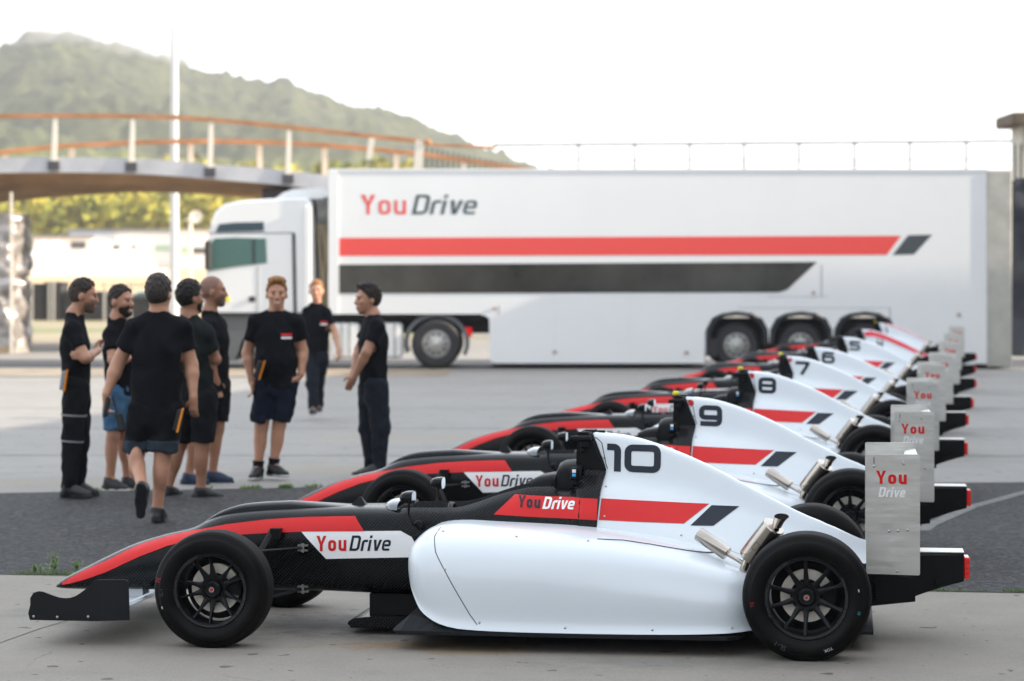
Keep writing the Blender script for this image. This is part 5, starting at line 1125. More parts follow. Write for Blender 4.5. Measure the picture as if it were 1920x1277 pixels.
def car_number(txt, cov, ct, x0=.972, m=None):
    v, f, w = text2d(txt)
    for s in (1, -1):
        vv = place2d(v, x0, .792, .132, -1, -.04, 1.06) if s > 0 else place2d(v, x0-w*.132*1.06, .792, .132, 1, .04, 1.06)
        decal('race_number', vv, f, m or M['ink'], cov, ct, s, .0025, .02)
YAW = R(172)
car, cov, ct, tub0, podt = build_car()
def kids(o, name): return [c for c in o.children if c.name.split('.')[0] == name]
SPOTS = [('10', 1.434, 11.65), ('9', 2.152, 15.4), ('8', 3.00, 20.0), ('7', 3.80, 24.2), ('6', 4.50, 27.6), ('5', 5.57, 33.0), ('4', 6.62, 38.5), ('1', 7.88, 45.0)]
LBL = {'10': 'white, black and red open wheel race car numbered 10, nearest of the row',
       '9': 'race car numbered 9, yellow dot on its hoop, second of the row behind car 10',
       '8': 'race car numbered 8, third of the row, between cars 9 and 7',
       '7': 'race car numbered 7, fourth of the row, between cars 8 and 6',
       '6': 'race car numbered 6, fifth of the row, blurred behind car 7',
       '5': 'race car numbered 5, sixth of the row, last with the dark flash livery',
       '4': 'blurred race car with a wide bright red band along its engine cover',
       '1': 'farthest race car, numbered 1, thin red line along its spine, beside the trailer'}
GRP = 'race cars parked side by side in a row'
cars = []
base_children = list(car.children)
for i, (num, x, y) in enumerate(SPOTS):
    if i == 0: c = car
    else:
        far = i >= 3
        c = tree_copy(car, None, ('bolt', 'rivet', 'rim_lettering', 'slot', 'camera_cable', 'hub_badge', 'wishbone_bracket') if far else ('hub_badge',))
        c.name = 'race_car'
    c.location = (x, y, 0); c.rotation_euler = (0, 0, YAW+(R(.0), R(.35), R(-.4), R(.5), R(-.3), R(.4), R(-.2), R(.3))[i])
    tag(c, LBL[num], 'race car', GRP); cars.append(c)
for c, (num, x, y) in zip(cars, SPOTS):
    cv = [k for k in c.children if k.name.split('.')[0] == 'engine_cover'][0]
    if num in ('4', '1'):
        for k in list(cv.children):
            if k.name.split('.')[0] in ('side_stripe', 'dark_flash'): bpy.data.objects.remove(k)
        if num == '4': pts = [(1.03, .93), (.90, .955), (.70, .90), (.40, .77), (.10, .615), (-.20, .485), (-.25, .44), (.05, .54), (.35, .67), (.65, .80), (.85, .86), (1.01, .86)]
        else: pts = [(.95, .985), (.76, .94), (.457, .82), (.17, .67), (-.08, .555), (-.1, .52), (.17, .628), (.457, .775), (.76, .90), (.95, .945)]
        n = len(pts)//2; V = [Vector(p) for p in pts]; Fc = [(k, k+1, len(pts)-2-k, len(pts)-1-k) for k in range(n-1)]
        decal('spine_stripe', V, Fc, M['red_gloss'], cv, ct, 1, .003)
        v, f, w = text2d(num); vv = place2d(v, .80 if num == '4' else .93, .70 if num == '4' else .775, .115, -1, -.04, .86); decal('race_number', vv, f, M['ink'], cv, ct, 1, .004, .02)
    else: car_number(num, cv, ct, .972 if num == '10' else .955)
    if num in ('9', '8', '7', '1'):
        hp = [k for k in c.children if k.name.split('.')[0] == 'roll_hoop'][0]
        mb = MB(); mb.bbox(1.085, 1.125, .02, .07, .985, 1.010, .006); mb.build('yellow_marker', M['yellow'], hp, angle=30)
        v, f = [Vector((1.01+.022*math.cos(t), .935+.022*math.sin(t))) for t in [q*math.pi/8 for q in range(16)]], [tuple(range(16))]
        if num != '1': decal('red_dot', v, f, M['red'], cv, ct, 1, .003)

# ------------------------------------------------------------------ people: signed distance bodies meshed by surface nets
class SDF:
    def __init__(s, lo, hi, h):
        s.h = h; s.lo = np.array(lo, np.float32)-3*h; n = np.ceil((np.array(hi)-np.array(lo))/h).astype(int)+7; s.n = n
        s.g = np.full(tuple(n), 9.0, np.float32)
    def block(s, lo, hi):
        a = np.clip(np.floor((np.array(lo)-s.lo)/s.h).astype(int), 0, s.n-1); b = np.clip(np.ceil((np.array(hi)-s.lo)/s.h).astype(int)+1, 1, s.n)
        if np.any(b <= a): return None
        ax = [s.lo[i]+s.h*np.arange(a[i], b[i], dtype=np.float32) for i in range(3)]
        return tuple(slice(a[i], b[i]) for i in range(3)), np.meshgrid(*ax, indexing='ij')
    def merge(s, sl, d, k):
        cur = s.g[sl]; h = np.clip(.5+.5*(cur-d)/k, 0, 1); s.g[sl] = cur*(1-h)+d*h-k*h*(1-h)
    def cone(s, a, b, ra, rb, k=.02, fw=None, sq=1.0):
        a, b = np.array(a, np.float32), np.array(b, np.float32); r = max(ra, rb)+k*2+.03; B = s.block(np.minimum(a, b)-r, np.maximum(a, b)+r)
        if B is None: return
        sl, (X, Y, Z) = B; px, py, pz = X-a[0], Y-a[1], Z-a[2]; v = b-a; w = v.copy()
        if fw is not None:                      # flattened along fw
            q = (px*fw[0]+py*fw[1]); e = (1/sq-1); px, py = px+fw[0]*q*e, py+fw[1]*q*e
            qq = (w[0]*fw[0]+w[1]*fw[1])*e; w = np.array([w[0]+fw[0]*qq, w[1]+fw[1]*qq, w[2]])
        L = float(w@w)+1e-9; t = np.clip((px*w[0]+py*w[1]+pz*w[2])/L, 0, 1)
        d = np.sqrt((px-w[0]*t)**2+(py-w[1]*t)**2+(pz-w[2]*t)**2)-(ra+(rb-ra)*t)
        if fw is not None: d = d*(sq+1)/2
        s.merge(sl, d, k)
    def ell(s, c, r, k=.02, f=None, sub=False, up=None):
        c = np.array(c, np.float32); r = np.array(r, np.float32); fs = 1.0
        if f is not None: fs = float(np.linalg.norm(f[0])); f = [np.array(q)/fs**2 for q in f]
        R_ = r.max()*fs+k*2+.03; B = s.block(c-R_, c+R_)
        if B is None: return
        sl, (X, Y, Z) = B; px, py, pz = X-c[0], Y-c[1], Z-c[2]
        if f is not None:
            rt, fw, upv = f; px, py, pz = px*rt[0]+py*rt[1]+pz*rt[2], px*fw[0]+py*fw[1]+pz*fw[2], px*upv[0]+py*upv[1]+pz*upv[2]
        q = np.sqrt((px/r[0])**2+(py/r[1])**2+(pz/r[2])**2)+1e-6; q2 = np.sqrt((px/r[0]**2)**2+(py/r[1]**2)**2+(pz/r[2]**2)**2)+1e-6
        d = q*(q-1)/q2*fs
        if sub: s.g[sl] = np.maximum(s.g[sl], -d)
        else: s.merge(sl, d, k)
    def cut(s, p, n):                           # keep the side the normal points away from
        ax = [s.lo[i]+s.h*np.arange(s.n[i], dtype=np.float32) for i in range(3)]
        d = ((ax[0]-p[0])*n[0])[:, None, None]+((ax[1]-p[1])*n[1])[None, :, None]+((ax[2]-p[2])*n[2])[None, None, :]; s.g = np.maximum(s.g, d)
    def mesh(s):
        g = s.g; S = g < 0; n = g.shape; idx = -np.ones((n[0]-1, n[1]-1, n[2]-1), np.int64)
        c = [S[i:n[0]-1+i, j:n[1]-1+j, k:n[2]-1+k] for i in (0, 1) for j in (0, 1) for k in (0, 1)]
        tot = sum(x.astype(np.int8) for x in c); act = (tot > 0) & (tot < 8); I = np.argwhere(act); idx[act] = np.arange(len(I))
        if len(I) == 0: return [], []
        acc = np.zeros((len(I), 3)); cnt = np.zeros(len(I)); C = [(i, j, k) for i in (0, 1) for j in (0, 1) for k in (0, 1)]
        for a in range(8):
            for ax in range(3):
                if C[a][ax]: continue
                b = list(C[a]); b[ax] = 1; ga = g[I[:, 0]+C[a][0], I[:, 1]+C[a][1], I[:, 2]+C[a][2]]; gb = g[I[:, 0]+b[0], I[:, 1]+b[1], I[:, 2]+b[2]]
                m = (ga < 0) != (gb < 0); t = np.where(m, ga/np.where(m, ga-gb, 1), 0); p = np.tile(np.array(C[a], float), (len(I), 1)); p[:, ax] += t
                acc[m] += p[m]; cnt[m] += 1
        V = (I+acc/cnt[:, None])*s.h+s.lo; Fc = []
        for ax in range(3):
            sh = [0, 0, 0]; sh[ax] = 1; A = S[:n[0]-sh[0], :n[1]-sh[1], :n[2]-sh[2]]; Bq = S[sh[0]:, sh[1]:, sh[2]:]; E = np.argwhere(A != Bq)
            u, w = (ax+1) % 3, (ax+2) % 3; E = E[(E[:, u] > 0) & (E[:, w] > 0) & (E[:, u] < n[u]-1) & (E[:, w] < n[w]-1)]
            def gi(du, dw): q = E.copy(); q[:, u] -= du; q[:, w] -= dw; return idx[q[:, 0], q[:, 1], q[:, 2]]
            q = np.stack([gi(1, 1), gi(0, 1), gi(0, 0), gi(1, 0)], 1); flip = ~A[E[:, 0], E[:, 1], E[:, 2]]; q[flip] = q[flip][:, ::-1]; Fc.append(q)
        Fc = np.concatenate(Fc); Fc = Fc[(Fc >= 0).all(1)]
        return V, Fc
def sdf_obj(s, name, m, parent, org, disp=None, relax=1):
    V, Fc = s.mesh()
    if len(V) == 0: return None
    V = np.array(V)
    for _ in range(relax):
        acc = np.zeros_like(V); cn = np.zeros(len(V))
        for a in range(4):
            b = (a+1) % 4; np.add.at(acc, Fc[:, a], V[Fc[:, b]]); np.add.at(cn, Fc[:, a], 1); np.add.at(acc, Fc[:, b], V[Fc[:, a]]); np.add.at(cn, Fc[:, b], 1)
        V = V*.45+(acc/np.maximum(cn, 1)[:, None])*.55
    if disp:
        amp, sc_ = disp; nrm = np.zeros_like(V); fn = np.cross(V[Fc[:, 2]]-V[Fc[:, 0]], V[Fc[:, 3]]-V[Fc[:, 1]])
        for a in range(4): np.add.at(nrm, Fc[:, a], fn)
        nrm /= np.linalg.norm(nrm, axis=1)[:, None]+1e-9
        dd = np.array([noise.noise(Vector((v[0]*sc_*1.4+v[2]*sc_*.6, v[1]*sc_*1.4, v[2]*sc_-v[0]*sc_*.5+7)))+.5*noise.noise(Vector((v[0]*sc_*2.6, v[1]*sc_*2.6, v[2]*sc_*2.2))) for v in V]); V = V+nrm*(dd*amp)[:, None]
    V = V-np.array(org)
    me = bpy.data.meshes.new(name); me.from_pydata(V.tolist(), [], Fc.tolist()); me.materials.append(m); me.polygons.foreach_set('use_smooth', [True]*len(me.polygons))
    o = link(bpy.data.objects.new(name, me)); o.parent = parent; return o
def skinm(name, c): return mat(name, c, .5, var=.10, vscale=14, bump=.04, bscale=180)
def cloth(name, c, v=.25): return mat(name, c, .92, spec=.12, var=v, vscale=9, bump=.12, bscale=260)
SK1, SK2, SK3 = skinm('skin_light', (.39, .195, .12)), skinm('skin_tan', (.31, .15, .088)), skinm('skin_fair', (.45, .23, .145))
BLK = cloth('black_cotton', (.0065, .007, .0095)); BLK2 = cloth('faded_black_cotton', (.011, .0135, .014)); NAVY = cloth('navy_twill', (.010, .014, .026)); DEN = cloth('light_denim', (.055, .13, .23)); DDEN = cloth('dark_denim', (.013, .016, .023)); GRN = cloth('slate_panel', (.030, .042, .056)); SHORT = cloth('black_twill', (.008, .009, .011))
HR1, HR2, HR3, HR4 = [mat(n, c, .6, spec=.3, var=.5, vscale=40, bump=.6, bscale=90) for n, c in (('dark_brown_hair', (.018, .012, .009)), ('black_hair', (.008, .007, .007)), ('sandy_hair', (.26, .12, .04)), ('grey_brown_hair', (.035, .028, .024)))]
FADE = mat('cropped_dark_hair', (.045, .030, .023), .85, var=.4, vscale=70)
FADES = mat('cropped_sandy_hair', (.22, .11, .045), .8, var=.4, vscale=60)
STB2 = mat('shaved_scalp', (.19, .105, .075), .6, var=.2, vscale=60)
STB = mat('short_stubble', (.13, .075, .052), .8, var=.3, vscale=60)
SHB = mat('black_shoe', (.010, .010, .012), .5, var=.3, vscale=12); SHN = mat('navy_shoe', (.012, .025, .06), .6); SHW = mat('white_rubber', (.55, .53, .50), .6); EYE_ = mat('eye', (.03, .02, .018), .2); LIP = mat('lip', (.36, .11, .09), .5); TEETH = mat('teeth', (.55, .50, .45), .4)
GREY_B = mat('reflective_grey', (.20, .21, .22), .5)
def nv(v): v = np.array(v, float); return v/(np.linalg.norm(v)+1e-9)
def person(spec):
    """joints come in as world points; every part is built around them"""
    J = {k: np.array(v, float) for k, v in spec['J'].items()}
    for q in ('sl', 'sr'): J[q] = J[q]-np.array([0, 0, .028]); cc = (J['sl']+J['sr'])/2
    for q in ('sl', 'sr'): J[q][:2] = J[q][:2]+(J['neck'][:2]-J[q][:2])*.07
    org = np.array([*spec['at'], 0.]); skin = spec['skin']
    root = empty('person', tuple(org)); tag(root, spec['label'], 'person')
    tf = nv([math.sin(R(spec['face'])), math.cos(R(spec['face'])), 0]); tr = np.array([tf[1], -tf[0], 0])     # torso forward / right-hand side
    hf = nv([math.sin(R(spec['hface'])), math.cos(R(spec['hface'])), spec.get('pitch', 0)]); hr = nv(np.cross(hf, [0, 0, 1])); hu = np.cross(hr, hf); HS = spec.get('hs', 1.09); hf, hr, hu = hf*HS, hr*HS, hu*HS
    lo = np.min(list(J.values()), 0)-.22; hi = np.max(list(J.values()), 0)+.22; lo[2] = -.02; bulk = spec.get('bulk', 1.0); b = bulk
    body = SDF(lo, hi, .0085)
    H = J['head']; neck = J['neck']; sq = .66 if bulk < 1.1 else .76
    sl, sr, hl, hr_ = J['sl'], J['sr'], J['hl'], J['hr']; hipc = (hl+hr_)/2; shc = (sl+sr)/2; chest = shc*.72+hipc*.28; waist = shc*.30+hipc*.70
    body.cone(hipc-[0, 0, .02], waist, .135*b, .118*b, .03, tf, sq); body.cone(waist, chest, .118*b, .140*b, .03, tf, sq); body.cone(chest, shc-[0, 0, .04], .140*b, .115*b, .03, tf, sq)
    body.cone(shc-[0, 0, .05], neck, .085, .060*max(1, b**.8), .03)
    for q in ('sl', 'sr'): body.cone(neck-[0, 0, .02], J[q], .050, .050*b, .03)
    body.cone(neck, H-hu*.05-hf*.01, .057*max(1, b**.8), .055*max(1, b**.6), .02)
    def arm(s_, e, w, hand, k):
        body.cone(s_, e, .050*b, .041*b, .03); m = e*.72+w*.28; body.cone(e, m, .041*b, .041*b, .02); body.cone(m, w, .041*b, .027, .02)
        body.cone(shc-[0, 0, .03], s_, .06, .050*b, .03)
        d = nv(hand-w); pal = w+d*.055; side = nv(spec.get('thumb_'+k, np.cross(d, [0, 0, 1]) if abs(d[2]) < .9 else tf)); side = nv(side-d*(side@d)); nrm = np.cross(d, side)
        body.cone(w, w+d*.03, .027, .028, .015); 
        for q in (-.022, -.007, .008, .023): body.cone(w+d*.03+side*q*.7, w+d*.09+side*q, .016, .0125, .010)
        curl = spec.get('curl_'+k, .35); 
        for i, q in enumerate((-.026, -.009, .009, .026)):
            Ls = (.030, .036, .038, .035)[i]; p0 = w+d*.092+side*q; a1 = curl; d1 = nv(d*math.cos(a1)+nrm*math.sin(a1)); d2 = nv(d*math.cos(2.1*a1)+nrm*math.sin(2.1*a1)); d3 = nv(d*math.cos(3*a1)+nrm*math.sin(3*a1))
            p1 = p0+d1*Ls; p2 = p1+d2*Ls*.7; body.cone(p0, p1, .0098, .0088, .004); body.cone(p1, p2, .0088, .008, .004); body.cone(p2, p2+d3*Ls*.5, .008, .0072, .004)
        t0 = w+d*.035+side*.026; t1 = t0+nv(d*.6+side*.75+nrm*.2)*.035; t2 = t1+nv(d*.9+side*.25+nrm*.3)*.03; body.cone(t0, t1, .013, .0105, .008); body.cone(t1, t2, .0105, .008, .005)
    arm(sl, J['el'], J['wl'], J['dl'], 'l'); arm(sr, J['er'], J['wr'], J['dr'], 'r')
    for s_ in 'lr':
        h_, k_, a_ = J['h'+s_], J['k'+s_], J['a'+s_]; body.cone(h_, k_, .088*b, .056*b**.5, .03); body.cone(k_, a_, .053*b**.5, .037, .02)
        kd = nv(a_-k_); back = nv(-tf+kd*(tf@kd)); body.ell(k_+(a_-k_)*.30+back*.018, (.048*b**.5, .050*b**.5, .12), .03)
        toe = nv(spec['toe_'+s_]); body.cone(a_, a_+toe*.08+kd*.03, .036, .024, .02)
    # head
    body.ell(H+hu*.022-hf*.012, (.077, .097, .100), .02, (hr, hf, hu)); body.ell(H-hu*.040+hf*.022, (.060, .070, .070), .025, (hr, hf, hu)); body.ell(H-hu*.092+hf*.062, (.026, .022, .022), .03, (hr, hf, hu))
    body.cone(H+hu*.012+hf*.084, H-hu*.026+hf*.103, .012, .015, .016); body.ell(H-hu*.030+hf*.098, (.018, .012, .010), .008, (hr, hf, hu))
    for q in (-1, 1):
        body.ell(H+hu*.030+hf*.082+hr*.028*q, (.026, .012, .009), .012, (hr, hf, hu)); body.ell(H+hu*.006+hf*.102+hr*.031*q, (.014, .010, .008), 0, (hr, hf, hu), True)
        body.ell(H-hu*.018+hf*.062+hr*.040*q, (.022, .024, .018), .015, (hr, hf, hu)); body.ell(H-hu*.008-hf*.012+hr*.079*q, (.010, .020, .031), .006, (hr, hf, hu))
    body.ell(H-hu*.062+hf*.086, (.024, .012, .006), .008, (hr, hf, hu)); body.ell(H-hu*.074+hf*.084, (.020, .012, .007), .008, (hr, hf, hu))
    bo = sdf_obj(body, 'body', skin, root, org, None, 1)
    mb = MB()
    for q in (-1, 1):
        m_ = MB(); m_.sphere(Vector(H+hu*.006+hf*.086+hr*.031*q-org), (.0095, .0095, .0062), 12, 8); m_.build('eye', EYE_, root)
        m_ = MB(); p = [Vector(H+hu*(.027+.004*math.sin(t*3.1))+hf*(.094-.010*t)+hr*q*(.012+.034*t)-org) for t in (0, .3, .6, 1)]; m_.tube(p, [.002, .003, .003, .0015], 6); m_.build('eyebrow', spec['hair'], root)
    m_ = MB(); p = [Vector(H-hu*(.067-.010*abs(t)**2*(1 if spec.get('smile') else .2))+hf*(.098-.022*t*t)+hr*.027*t-org) for t in (-1, -.5, 0, .5, 1)]
    m_.tube(p, [.0015, .004, .005, .004, .0015], 8); m_.build('mouth', TEETH if spec.get('smile') else LIP, root)
    hl_, hh_ = H-.15, H+.17
    if spec.get('hairstyle', 1):
        lift = spec.get('lift', .010)
        hs = SDF(hl_, hh_, .006); hs.ell(H+hu*.022-hf*.014, (.0795+lift*.25, .0995+lift*.4, .1015), .01, (hr, hf, hu)); hs.cut(H+hf*.042+hu*.055, nv(hf*.85-hu*.52)); hs.cut(H-hu*.050-hf*.03, nv(-hu*1+hf*.25))
        for q in (-1, 1): hs.ell(H-hu*.012+hf*.000+hr*.084*q, (.03, .030, .034), 0, (hr, hf, hu), True)
        sdf_obj(hs, 'cropped_hair', spec.get('side', FADE), root, org, (.0015, 80), 1)
        hs = SDF(hl_, hh_, .0055); hs.ell(H+hu*.034-hf*.012, (.077+lift*.6, .098+lift*.7, .098+lift*1.3), .01, (hr, hf, hu))
        if spec.get('quiff'): hs.ell(H+hu*.108+hf*.045, (.064, .046, .034), .02, (hr, hf, hu)); hs.ell(H+hu*.114-hf*.01, (.070, .06, .030), .02, (hr, hf, hu))
        hs.cut(H+hf*.050+hu*.060, nv(hf*.80-hu*.60)); hs.cut(H+hu*spec.get('side_z', .030), nv(-hu*1+hf*.30))
        sdf_obj(hs, 'hair', spec['hair'], root, org, (.010, 30), 1)
    if spec.get('stubble_head'):
        hs = SDF(hl_, hh_, .006); hs.ell(H+hu*.022-hf*.014, (.079, .099, .102), .01, (hr, hf, hu)); hs.cut(H+hf*.028+hu*.05, nv(hf*.85-hu*.52)); hs.cut(H-hu*.045-hf*.03, nv(-hu*1+hf*.25))
        sdf_obj(hs, 'hair', STB2, root, org, None, 1)
    if spec.get('beard'):
        bs = SDF(hl_, hh_, .006); bs.ell(H-hu*.040+hf*.023, (.063, .073, .074), .01, (hr, hf, hu)); bs.ell(H-hu*.092+hf*.062, (.032, .029, .028), .02, (hr, hf, hu)); bs.cut(H-hu*.030+hf*.05, nv(hu-hf*.28)); bs.cut(H-hf*.012, nv(-hf))
        bs.ell(H-hu*.066+hf*.105, (.029, .035, .0125), 0, (hr, hf, hu), True)
        sdf_obj(bs, 'beard', spec['hair'] if spec['beard'] == 1 else STB, root, org, (.003, 50), 1)
    # shirt
    sh = SDF(lo, hi, .010); hem = hipc+np.array([0, 0, spec.get('hem', -.04)]); g = .020
    belly = spec.get('belly', 0)
    sh.cone(hem-[0, 0, .06], waist, .142*b+g*.6, .130*b+g, .04, tf, sq+.05); sh.cone(waist, chest, .130*b+g, .146*b+g, .04, tf, sq+.04); sh.cone(chest, shc-[0, 0, .035], .146*b+g*.8, .112*b+g, .04, tf, sq+.04)
    if belly: sh.ell(waist+tf*.05+[0, 0, .03], (.145*b, .13*b, .17), .06)
    sh.cone(shc-[0, 0, .045], neck-[0, 0, .03], .085+g*.5, .062+g*.3, .03)
    for s_ in 'lr':
        S_, E_ = J['s'+s_], J['e'+s_]; c_ = S_+(E_-S_)*spec.get('sleeve', .62); sh.cone(shc-[0, 0, .03], S_, .068, .053*b+g*.45, .03); sh.cone(neck-[0, 0, .035], S_, .050+g*.6, .050*b+g*.65, .03); sh.cone(S_, c_+(E_-S_)*.12, .052*b+g*.5, .050*b+g*1.0, .03)
    shirt = sh
    # sleeve hems: cut flat in a block near each end
    for s_ in 'lr':
        S_, E_ = J['s'+s_], J['e'+s_]; c_ = S_+(E_-S_)*spec.get('sleeve', .62); d = nv(E_-S_); B = sh.block(c_-.13, c_+.13)
        sl_, (X, Y, Z) = B; dist = (X-c_[0])*d[0]+(Y-c_[1])*d[1]+(Z-c_[2])*d[2]; rad = np.sqrt(np.maximum(0, (X-c_[0])**2+(Y-c_[1])**2+(Z-c_[2])**2-dist**2)); sh.g[sl_] = np.where((rad < .085*b) & (dist > 0), np.maximum(sh.g[sl_], dist), sh.g[sl_])
    sh.cut(hem, np.array([0, 0, -1.])); sh.ell(neck+tf*.022+[0, 0, .044], (.068, .072, .052), 0, None, True)
    sho = sdf_obj(sh, 'shirt', spec['shirt'], root, org, (.010, 8), 1)
    # legs: shorts or trousers
    def legwear(name, m, cutf, ca, extra=0, topcut=None):
        tq = SDF(lo, hi, .010); tq.cone(hipc-[0, 0, .03], waist-[0, 0, .03], .148*b+extra, .135*b+extra, .03, tf, sq+.06)
        for s_ in 'lr':
            h_, k_, a_ = J['h'+s_], J['k'+s_], J['a'+s_]
            if cutf == 'knee':
                e_ = h_+(k_-h_)*ca; tq.cone(h_, h_+(k_-h_)*min(1.0, ca+.1), .098*b+extra, .080*b+.008+extra, .012)
            else: tq.cone(h_, k_, .104*b+extra, .072*b+.008, .03); tq.cone(k_, a_+(k_-a_)*.02, .072*b+.006, .060+.004, .03)
        if cutf == 'knee':
            for s_ in 'lr':
                h_, k_ = J['h'+s_], J['k'+s_]; c_ = h_+(k_-h_)*ca; d = nv(k_-h_); B = tq.block(c_-.2, c_+.2); sl_, (X, Y, Z) = B
                dist = (X-c_[0])*d[0]+(Y-c_[1])*d[1]+(Z-c_[2])*d[2]; rad = np.sqrt(np.maximum(0, (X-c_[0])**2+(Y-c_[1])**2+(Z-c_[2])**2-dist**2)); tq.g[sl_] = np.where((rad < .125*b) & (dist > 0), np.maximum(tq.g[sl_], dist), tq.g[sl_])
        tq.cut(hipc+[0, 0, .10], np.array([0, 0, 1.]))
        if topcut is not None: tq.cut(topcut, np.array([0, 0, 1.]))
        return sdf_obj(tq, name, m, root, org, (.013, 8.5), 1)
    if spec['legs'] == 'shorts': lw = legwear('shorts', spec['pants'], 'knee', spec.get('short', .86))
    else: lw = legwear('trousers', spec['pants'], 'full', 1)
    if spec.get('panel'): legwear('shorts_panel', spec['panel'], 'knee', spec.get('short', .86)-.005, .004, hipc-[0, 0, .22])
    if spec.get('logo'):
        c = chest+tr*(-.085*(1 if spec.get('logo') == 1 else -1))*b+[0, 0, .02]; t = BVHTree.FromPolygons([v.co.copy() for v in sho.data.vertices], [tuple(p.vertices) for p in sho.data.polygons])
        for dz, hh, m_, nm in ((.016, .020, M['red'], 'chest_print'), (-.012, .018, M['wht_ink'], 'chest_print')):
            v_, f_ = [], []
            for i in range(7):
                for j in range(2):
                    p = c+tr*(-.045+.015*i)+[0, 0, dz+(hh/2 if j else -hh/2)]-org; h_ = t.ray_cast(Vector(p+tf*.5), Vector(-tf)); v_.append((h_[0]+Vector(tf)*.004) if h_[0] else Vector(p))
            f_ = [(2*i, 2*i+1, 2*i+3, 2*i+2) for i in range(6)]; meshobj(nm, v_, f_, m_, sho, False)
    for kk, fr_, rad in spec.get('bands', ()):   # pale reflective bands on work trousers
        h_, k_, a_ = J['h'+kk], J['k'+kk], J['a'+kk]; c_ = h_+(k_-h_)*fr_ if fr_ <= 1 else k_+(a_-k_)*(fr_-1); d = nv(k_-h_) if fr_ <= 1 else nv(a_-k_)
        m_ = MB(); m_.tube([Vector(c_-org), Vector(c_+d*.014-org)], rad, 24, caps=False); m_.build('reflective_band', GREY_B, lw)
    # shoes and socks
    for s_ in 'lr':
        a_, k_ = J['a'+s_], J['k'+s_]; toe = nv(spec['toe_'+s_]); kd = nv(a_-k_); dn = nv(spec['sole_'+s_]) if 'sole_'+s_ in spec else np.array([0, 0, -1.]); heel = a_-toe*.045+dn*.062
        so_ = SDF(a_-.32, a_+.32, .0075); boot = spec.get('boot')
        so_.cone(heel, a_+toe*.06+dn*.058, .034, .038, .02); so_.cone(a_+toe*.06+dn*.058, a_+toe*.155+dn*.066, .040, .031, .02); so_.cone(a_+dn*.015, a_+toe*.09+dn*.052, .050, .042, .02); so_.cone(a_+dn*.02, a_+dn*.045, .047, .047, .025); so_.cone(a_-kd*(.10 if boot else .0), a_, .045 if boot else .040, .043, .02); so_.cone(a_+dn*.03, a_+toe*.09+dn*.055, .038, .030, .02)
        so_.cut(a_+dn*.088, dn); 
        so_.cut(a_-kd*(.10 if boot else .012), -kd)
        shoe = sdf_obj(so_, 'shoe', spec['shoe'], root, org, None, 1)
        so_ = SDF(a_-.32, a_+.32, .0075); so_.cone(heel+dn*.016, a_+toe*.06+dn*.082, .034, .040, .02); so_.cone(a_+toe*.06+dn*.082, a_+toe*.16+dn*.082, .041, .033, .02); so_.cut(a_+dn*.094, dn); so_.cut(a_+dn*.070, -dn)
        s2 = sdf_obj(so_, 'sole', spec.get('sole', SHB), root, org, None, 1)
        if s2 is not None: s2.parent = shoe
        if spec.get('sock'):
            m_ = MB(); L = spec['sock']; m_.tube([Vector(p) for p in (a_-org, a_+(k_-a_)*.05-org, a_+(k_-a_)*L-org)], [.046, .046, .048+.02*L], 18); m_.build('sock', SHORT, root)
    return root, J
def JW(sc_, ox, oy, Y, tab):                     # joints measured on an enlarged crop of the photograph: (x, y, depth offset)
    out = {}
    for k, (a, b, dy) in tab.items(): out[k] = tuple(P(ox+a/sc_, oy+b/sc_, Y+dy))
    return out
def ground_at(px, Y): return (GX(px, Y), Y)
c5 = (2.555, 80, 500); c6 = (2.775, 380, 500)
RT, LF, CAMD, AW = (1, 0, 0), (-1, 0, 0), (0, -1, 0), (0, 1, 0)
# 1 leftmost, profile to the right, arms folded
person(dict(label='man in black work trousers and boots standing side on with folded arms, leftmost', at=ground_at(150, 19.2), face=80, hface=85, pitch=-.12, skin=SK1, hair=HR1, lift=.004, beard=2, legs='trousers', pants=SHORT, shirt=BLK, shoe=SHB, boot=1, hem=-.05, bulk=.98, bands=(('r', .52, .104), ('r', 1.02, .090)),
  toe_l=(1, -.3, 0), toe_r=(1, -.15, 0), curl_l=.5, curl_r=.4, thumb_l=(0, 0, 1), thumb_r=(0, 0, 1), sleeve=.60,
  J=JW(*c5, 19.2, dict(head=(197, 140, 0), neck=(152, 222, 0), sl=(160, 285, .17), sr=(142, 290, -.16), el=(215, 440, .22), wl=(222, 432, -.16), dl=(165, 425, -.26), er=(205, 440, -.22), wr=(262, 405, -.02), dr=(258, 360, .12),
    hl=(168, 575, .09), hr=(158, 575, -.09), kl=(178, 825, .10), kr=(142, 828, -.09), al=(168, 1040, .12), ar=(125, 1050, -.10)))))
# 2 bearded man in denim shorts
person(dict(label='smiling bearded man in denim shorts behind the man walking away', at=ground_at(222, 20.2), face=125, hface=118, skin=SK1, hair=HR1, lift=.005, beard=1, smile=1, legs='shorts', pants=DEN, shirt=BLK, shoe=SHB, sole=SHW, hem=-.03, bulk=.93, short=.88,
  toe_l=(.8, -.6, 0), toe_r=(.9, -.5, 0), curl_l=.5, curl_r=.5, sock=.05,
  J=JW(*c5, 20.0, dict(head=(376, 168, 0), neck=(356, 245, 0), sl=(420, 305, .12), sr=(322, 308, -.08), el=(438, 440, .12), wl=(420, 425, -.14), dl=(375, 420, -.20), er=(335, 450, -.20), wr=(395, 450, -.25), dr=(425, 430, -.20),
    hl=(398, 600, .07), hr=(345, 600, -.05), kl=(390, 800, .06), kr=(338, 810, -.06), al=(408, 1015, .1), ar=(322, 1020, -.05)))))
